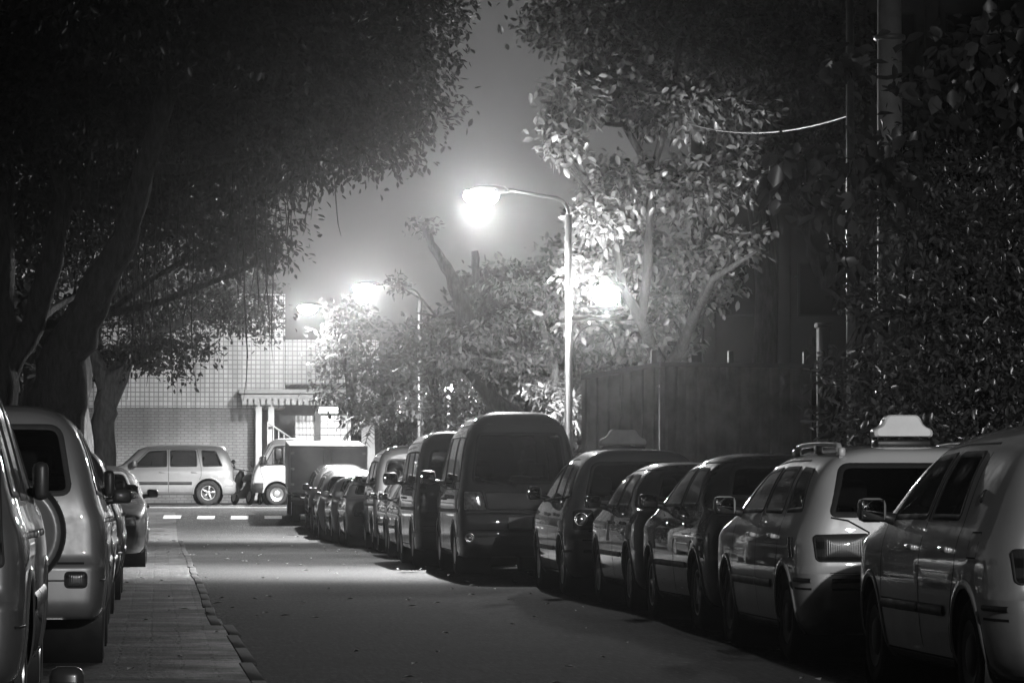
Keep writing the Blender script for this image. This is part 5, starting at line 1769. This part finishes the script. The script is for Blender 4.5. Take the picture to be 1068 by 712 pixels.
right(sp_sedan(.02, L=4.5, H=1.46, metal=.2, round_tail=True), 'glossy black saloon with round chrome lamp rings, just beyond the pale taxi wagon', 'car', 4.36, 29.6, yawd=.8)
right(sp_sedan(.03, L=4.45, H=1.42, metal=.3), 'dark saloon squeezed between the glossy black saloon and the farther taxi', 'car', 4.46, 34.7)
s = sp_mpv(.13, metal=.25); s['sign'] = (1.9, .52, .19, simple('grey_sign_plastic', .35, .5))
right(s, 'dark grey taxi hatchback with a roof sign, parked just behind the big van', 'taxi', 4.38, 40.1, name='taxi')
s = sp_van(.05, L=4.75, W=1.69, H=2.2, lod=.9)
right(s, 'big dark high-roof van with a wide rear window, tallest in the right row', 'van', 4.0, 50.0, name='parked_van')
s = sp_van(.045, L=4.5, W=1.66, H=2.02, roundtop=False, lamp='tall', lod=.85)
right(s, 'boxy dark van with a large black door mirror, ahead of the high-roof van', 'van', 3.8, 55.6, name='parked_van')
right(sp_sedan(.16, lod=.7), 'grey saloon parked directly ahead of the boxy van', 'car', 3.92, 61.0)
right(sp_sedan(.10, L=4.35, lod=.7), 'darker saloon tucked right behind the rounded van', 'car', 4.02, 65.9)
right(sp_van(.08, L=4.5, W=1.66, H=1.98, lod=.7, glass=G_CLEAR), 'rounded dark van between the saloons and the white car', 'van', 4.05, 70.6, name='parked_van')
right(sp_sedan(.5, metal=.1, L=4.4, H=1.46, glass=G_CLEAR, lod=.7), 'white saloon facing the camera in front of the rounded van', 'car', 3.8, 76.0, away=False)
right(sp_sedan(.36, metal=.3, L=4.3, H=1.46, glass=G_CLEAR, lod=.6), 'silver saloon facing the camera with a bright number plate', 'car', 3.74, 81.2, away=False)
right(sp_mpv(.3, metal=.3, L=4.1, H=1.46, lod=.6), 'pale hatchback facing the camera, second from the box truck', 'car', 3.66, 85.9, away=False)
right(sp_mpv(.10, metal=.2, L=3.7, H=1.5, lod=.6), 'dark hatchback facing the camera, right behind the box truck', 'car', 3.62, 90.2, away=False)

s = sp_suv(.16, L=4.45, H=1.86, metal=.5, spare=False, tall_lamp=True); s['folded'] = True
left(s, 'nearest dark grey off-roader on the left edge with a tall dark tail lamp', 'car', -.56, 15.9)
s = sp_suv(.22, L=4.2, H=1.70, metal=.5); s['folded'] = True
left(s, 'silver off-roader with a round spare wheel cover on its back door', 'car', -.33, 24.2)
left(sp_sedan(.04, L=4.4, H=1.5, metal=.2), 'dark saloon just beyond the silver off-roader', 'car', -.37, 31.2, away=False)
s = sp_mpv(.06, L=4.4, W=1.72, H=1.72, metal=.3); s['glass'] = G_DARK
left(s, 'tall dark estate with a black rear window on the left kerb', 'car', -.35, 38.3)
left(sp_sedan(.02, L=4.5, H=1.5, metal=.2), 'black saloon facing the camera with a glinting headlamp, end of the left row', 'car', -.14, 54.6, away=False)

# ------------------------------------------------------------------ across the far junction
s = sp_suv(.32, L=4.5, W=1.75, H=1.72, metal=.3, spare=False, lod=.8)
make_car('parked_car', 'silver people carrier parked side-on across the end of the street', 'car', None, s, -.02, 107.2, 90)


def small_truck():
    shell = dict(L=3.5, W=1.5, H=1.9, lod=.7, zb=.35, zbump=.66,
                 top=[(0, .93), (.05, .95), (1.85, .95), (1.93, 1.0), (2.02, 1.72), (2.1, 1.84), (2.3, 1.9), (2.75, 1.89), (2.95, 1.8), (3.32, 1.2), (3.4, 1.08), (3.46, .9), (3.5, .7)],
                 belt=[(0, .8), (1.9, .82), (2.05, 1.02), (3.2, 1.02), (3.4, .9), (3.5, .6)],
                 rear=[(.35, .05), (.5, 0), (.9, 0), (1.9, .02)], front=[(.35, .06), (.5, 0), (.8, .0), (1.2, .04)],
                 side=[(.35, -.04), (.5, 0), (.9, 0), (1.05, -.02), (1.2, -.04)], lean=.12, n=6, bow_r=.01, bow_f=.06, ends=(.97, .88), corner=(.1, .3))
    sp = dict(shell=shell, paint=paint(.5, .05), wheel_r=.31, axles=(.7, 2.78), bump_top=(.5, .62), cabin=(2.0, 3.2), cab_z=.8, glass=G_CLEAR, bumper_mat=M_BLACK,
              seats=[(2.2, .75, .5)], rim_style='plain', arch_gap=.08, frame=.03)
    sp['doors'] = [{'poly': [(2.12, .5), (2.12, 1.76), (2.9, 1.74), (3.24, 1.15), (3.24, .95), (3.15, .7), (3.1, .5)], 'win': [[(2.2, 1.14), (3.16, 1.12), (2.86, 1.66), (2.2, 1.70)]], 'handle': (2.26, 1.0)}]
    sp['wind'] = [(-.6, 1.22), (.6, 1.22), (.55, 1.74), (-.55, 1.74)]
    w = .75
    sp['lamps'] = [('headlamp', 'front', [(w - .34, .72), (w - .12, .72), (w - .12, .88), (w - .34, .88)], M_LAMPCLEAR, .01, True)]
    sp['mirror'] = (3.16, 1.2, .16, .24); sp['mirror_mat'] = M_BLACK
    sp['lines'] = [('S', [(.1, .78), (1.85, .78)], .03, .01, 1)]
    make_car('small_truck', 'white light truck side-on at the junction, its cab pointing left', 'truck', None, sp, 4.38, 107.0, 90)
small_truck()


def box_truck():
    y = 94.6; z = zg(y + 2.4); sl = math.atan((zg(98) - zg(95)) / 3)
    root = empty('box_truck', (4.27, y, zg(y)), (sl, 0, 0))
    tag(root, 'box truck with a plain grey cargo body seen from behind, farthest in the right row', 'truck')
    M = simple('cargo_box_panel', .3, .45, metal=.2, var=.2, scale=1.5)
    mb = MB(); mb.box((0, 1.65, 1.39), (1.94, 3.3, 1.16), 0, None, .03)
    for x in (-.97, .97): mb.box((x, -.0, 1.39), (.05, .05, 1.16), 0, None, .01)
    for zz in (.83, 1.95): mb.box((0, -.0, zz), (1.98, .06, .06), 0, None, .01)
    body = mb.build('cargo_box', M, root)
    for sg in (-1, 1):
        mb = MB(); mb.box((sg * .47, -.02, 1.39), (.9, .03, 1.04), 0, None, .008); d = mb.build('rear_door', M, root)
        mb = MB(); mb.tube([(sg * .1, -.05, .92), (sg * .1, -.05, 1.86)], .014, 6); mb.box((sg * .1, -.06, 1.35), (.05, .04, .16), 0, None, .01); mb.build('lock_bar', M_GALV, d)
        for zz in (1.0, 1.39, 1.78):
            mb = MB(); mb.box((sg * .9, -.045, zz), (.09, .03, .06), 0, None, .008); mb.build('hinge', M_GALV, d)
        mb = MB(); mb.box((sg * .8, -.06, .62), (.26, .06, .12), 0, None, .015); mb.build('tail_lamp', M_LAMPRED, root)
        mb = MB(); mb.box((sg * .62, .55, .42), (.3, .03, .4), 0, None, .006); mb.build('mud_flap', M_BLACK, root)
    mb = MB(); mb.box((0, 2.2, .68), (.9, 4.4, .16), 0, None, .02); mb.box((0, -.02, .55), (1.8, .09, .12), 0, None, .02); mb.box((0, 1.6, .76), (1.8, 3.2, .08), 0); mb.build('chassis', M_BLACK, root)
    cab = MB()
    out = rpoly([(3.38, .5), (4.95, .5), (5.0, 1.05), (4.74, 1.72), (4.5, 1.8), (3.38, 1.82)], .1, .1)
    n = len(out); vs, fs = [], []
    for (x, k) in ((-.9, .93), (-.86, 1), (.86, 1), (.9, .93)):
        for p in out: vs.append((x, 4.2 + (p[0] - 4.2) * k, 1.25 + (p[1] - 1.25) * k))
    for k in range(3):
        for i in range(n): fs.append([k * n + i, (k + 1) * n + i, (k + 1) * n + (i + 1) % n, k * n + (i + 1) % n])
    fs += [list(range(n)), [3 * n + i for i in range(n)][::-1]]
    cab.add(vs, fs); cab.build('cab', paint(.25, .1), root)
    for sg in (-1, 1):
        mb = MB(); mb.box((sg * .9, 4.25, 1.45), (.02, .8, .42), 0, None, .05); mb.build('cab_window', G_DARK, root)
        mb = MB(); mb.tube([(sg * .88, 4.75, 1.75), (sg * 1.1, 4.78, 1.72), (sg * 1.1, 4.78, 1.3), (sg * .9, 4.75, 1.25)], .012, 6); mb.box((sg * 1.1, 4.76, 1.55), (.17, .07, .3), 0, None, .03); mb.build('door_mirror', M_BLACK, root)
        for yy in (.95, 4.0):
            t, rm = wheel_meshes(.36, .22, .22, 'plain', None)
            w_ = t.build('wheel', M_RUBBER, root); w_.location = (sg * .78, yy, .36); w_.rotation_euler = (0, 0, 0 if sg > 0 else math.pi)
            rm.build('rim', [M_GALV, M_BLACK], w_)
box_truck()


def scooter(x, y, rz, label, v):
    z = zg(y)
    root = empty('scooter', (x, y, z), (R(0), R(8), rz)); tag(root, label, 'scooter', 'scooters between the people carrier and the truck')
    P = paint(v, .1)
    for yy in (-.6, .6):
        mb = MB(); mb.lathe((0, yy, .24), (1, 0, 0), [(.15, -.05), (.21, -.055), (.24, -.03), (.245, 0), (.24, .03), (.21, .055), (.15, .05)], 22)
        w_ = mb.build('wheel', M_RUBBER, root)
        mb = MB(); mb.lathe((0, yy, .24), (1, 0, 0), [(.15, -.04), (.14, -.03), (.05, -.05), (.001, -.05)], 18); mb.lathe((0, yy, .24), (1, 0, 0), [(.15, .04), (.14, .03), (.05, .05), (.001, .05)], 18); mb.build('rim', M_GALV, w_)
    mb = MB()
    mb.tube([(0, .42, .32), (0, .1, .3), (0, -.2, .34), (0, -.5, .55), (0, -.82, .68)], [.07, .13, .15, .17, .06], 12)
    mb.tube([(0, .62, .36), (0, .52, .55), (0, .42, .85), (0, .36, 1.0)], [.06, .15, .13, .06], 12); mb.tube([(0, .78, .5), (0, .6, .52), (0, .4, .4)], [.05, .09, .06], 8)
    mb.build('body', P, root)
    mb = MB(); mb.tube([(0, .05, .74), (0, -.25, .79), (0, -.6, .8), (0, -.75, .78)], [.09, .13, .12, .05], 10); mb.build('seat', M_BLACK, root)
    mb = MB(); mb.tube([(-.34, .3, 1.02), (-.2, .36, 1.03), (.2, .36, 1.03), (.34, .3, 1.02)], .02, 8); mb.build('handlebar', M_BLACK, root)
    for sg in (-1, 1):
        mb = MB(); mb.tube([(sg * .2, .36, 1.03), (sg * .3, .36, 1.2)], .008, 6); mb.lathe((sg * .3, .38, 1.22), (0, -1, 0), [(.001, 0), (.06, .0), (.065, .02), (.001, .03)], 14); mb.build('mirror', M_BLACK, root)
    mb = MB(); mb.lathe((0, .53, .88), (0, 1, .3), [(.07, -.03), (.08, .0), (.06, .04), (.001, .05)], 14); mb.build('headlamp', M_LAMPCLEAR, root)
scooter(2.42, 109.0, R(20), 'dark scooter leaning in the gap behind the people carrier', .03)
scooter(3.05, 109.3, R(-12), 'dark scooter half hidden behind the light truck cab', .05)

# ================================================================== air, night sky, render
hb = MB(); hb.box((0, 130, 9), (238, 338, 20.0), 0)
hz = hb.build('haze', [], None)
m = bpy.data.materials.new('night_haze'); m.use_nodes = True; nt = m.node_tree; nt.nodes.clear()
out = nt.nodes.new('ShaderNodeOutputMaterial'); pv = nt.nodes.new('ShaderNodeVolumePrincipled')
pv.inputs['Color'].default_value = g3(.92); pv.inputs['Density'].default_value = HAZE_D; pv.inputs['Anisotropy'].default_value = HAZE_G
nt.links.new(pv.outputs['Volume'], out.inputs['Volume'])
hz.data.materials.append(m); tag(hz, 'night haze glowing round the street lamps', 'haze', kind='stuff')

w = bpy.data.worlds.new('World'); scene.world = w; w.use_nodes = True; nt = w.node_tree
bg = nt.nodes['Background']; sky = nt.nodes.new('ShaderNodeTexSky'); sky.sky_type = 'NISHITA'; sky.sun_disc = False
sky.sun_elevation = R(SUN_E); sky.sun_rotation = R(SUN_R)
bw = nt.nodes.new('ShaderNodeRGBToBW'); nt.links.new(sky.outputs['Color'], bw.inputs['Color']); nt.links.new(bw.outputs['Val'], bg.inputs['Color'])
bg.inputs['Strength'].default_value = SKY_S
scene.view_settings.view_transform = 'Standard'; scene.view_settings.look = 'None'; scene.view_settings.gamma = 1.0; scene.view_settings.use_curve_mapping = False
scene.view_settings.exposure = EXPO
cy = scene.cycles
cy.max_bounces = 8; cy.diffuse_bounces = 3; cy.glossy_bounces = 3; cy.transmission_bounces = 6; cy.transparent_max_bounces = 14; cy.volume_bounces = 2
cy.sample_clamp_indirect = 4.0; cy.caustics_reflective = False; cy.caustics_refractive = False
cy.use_denoising = True
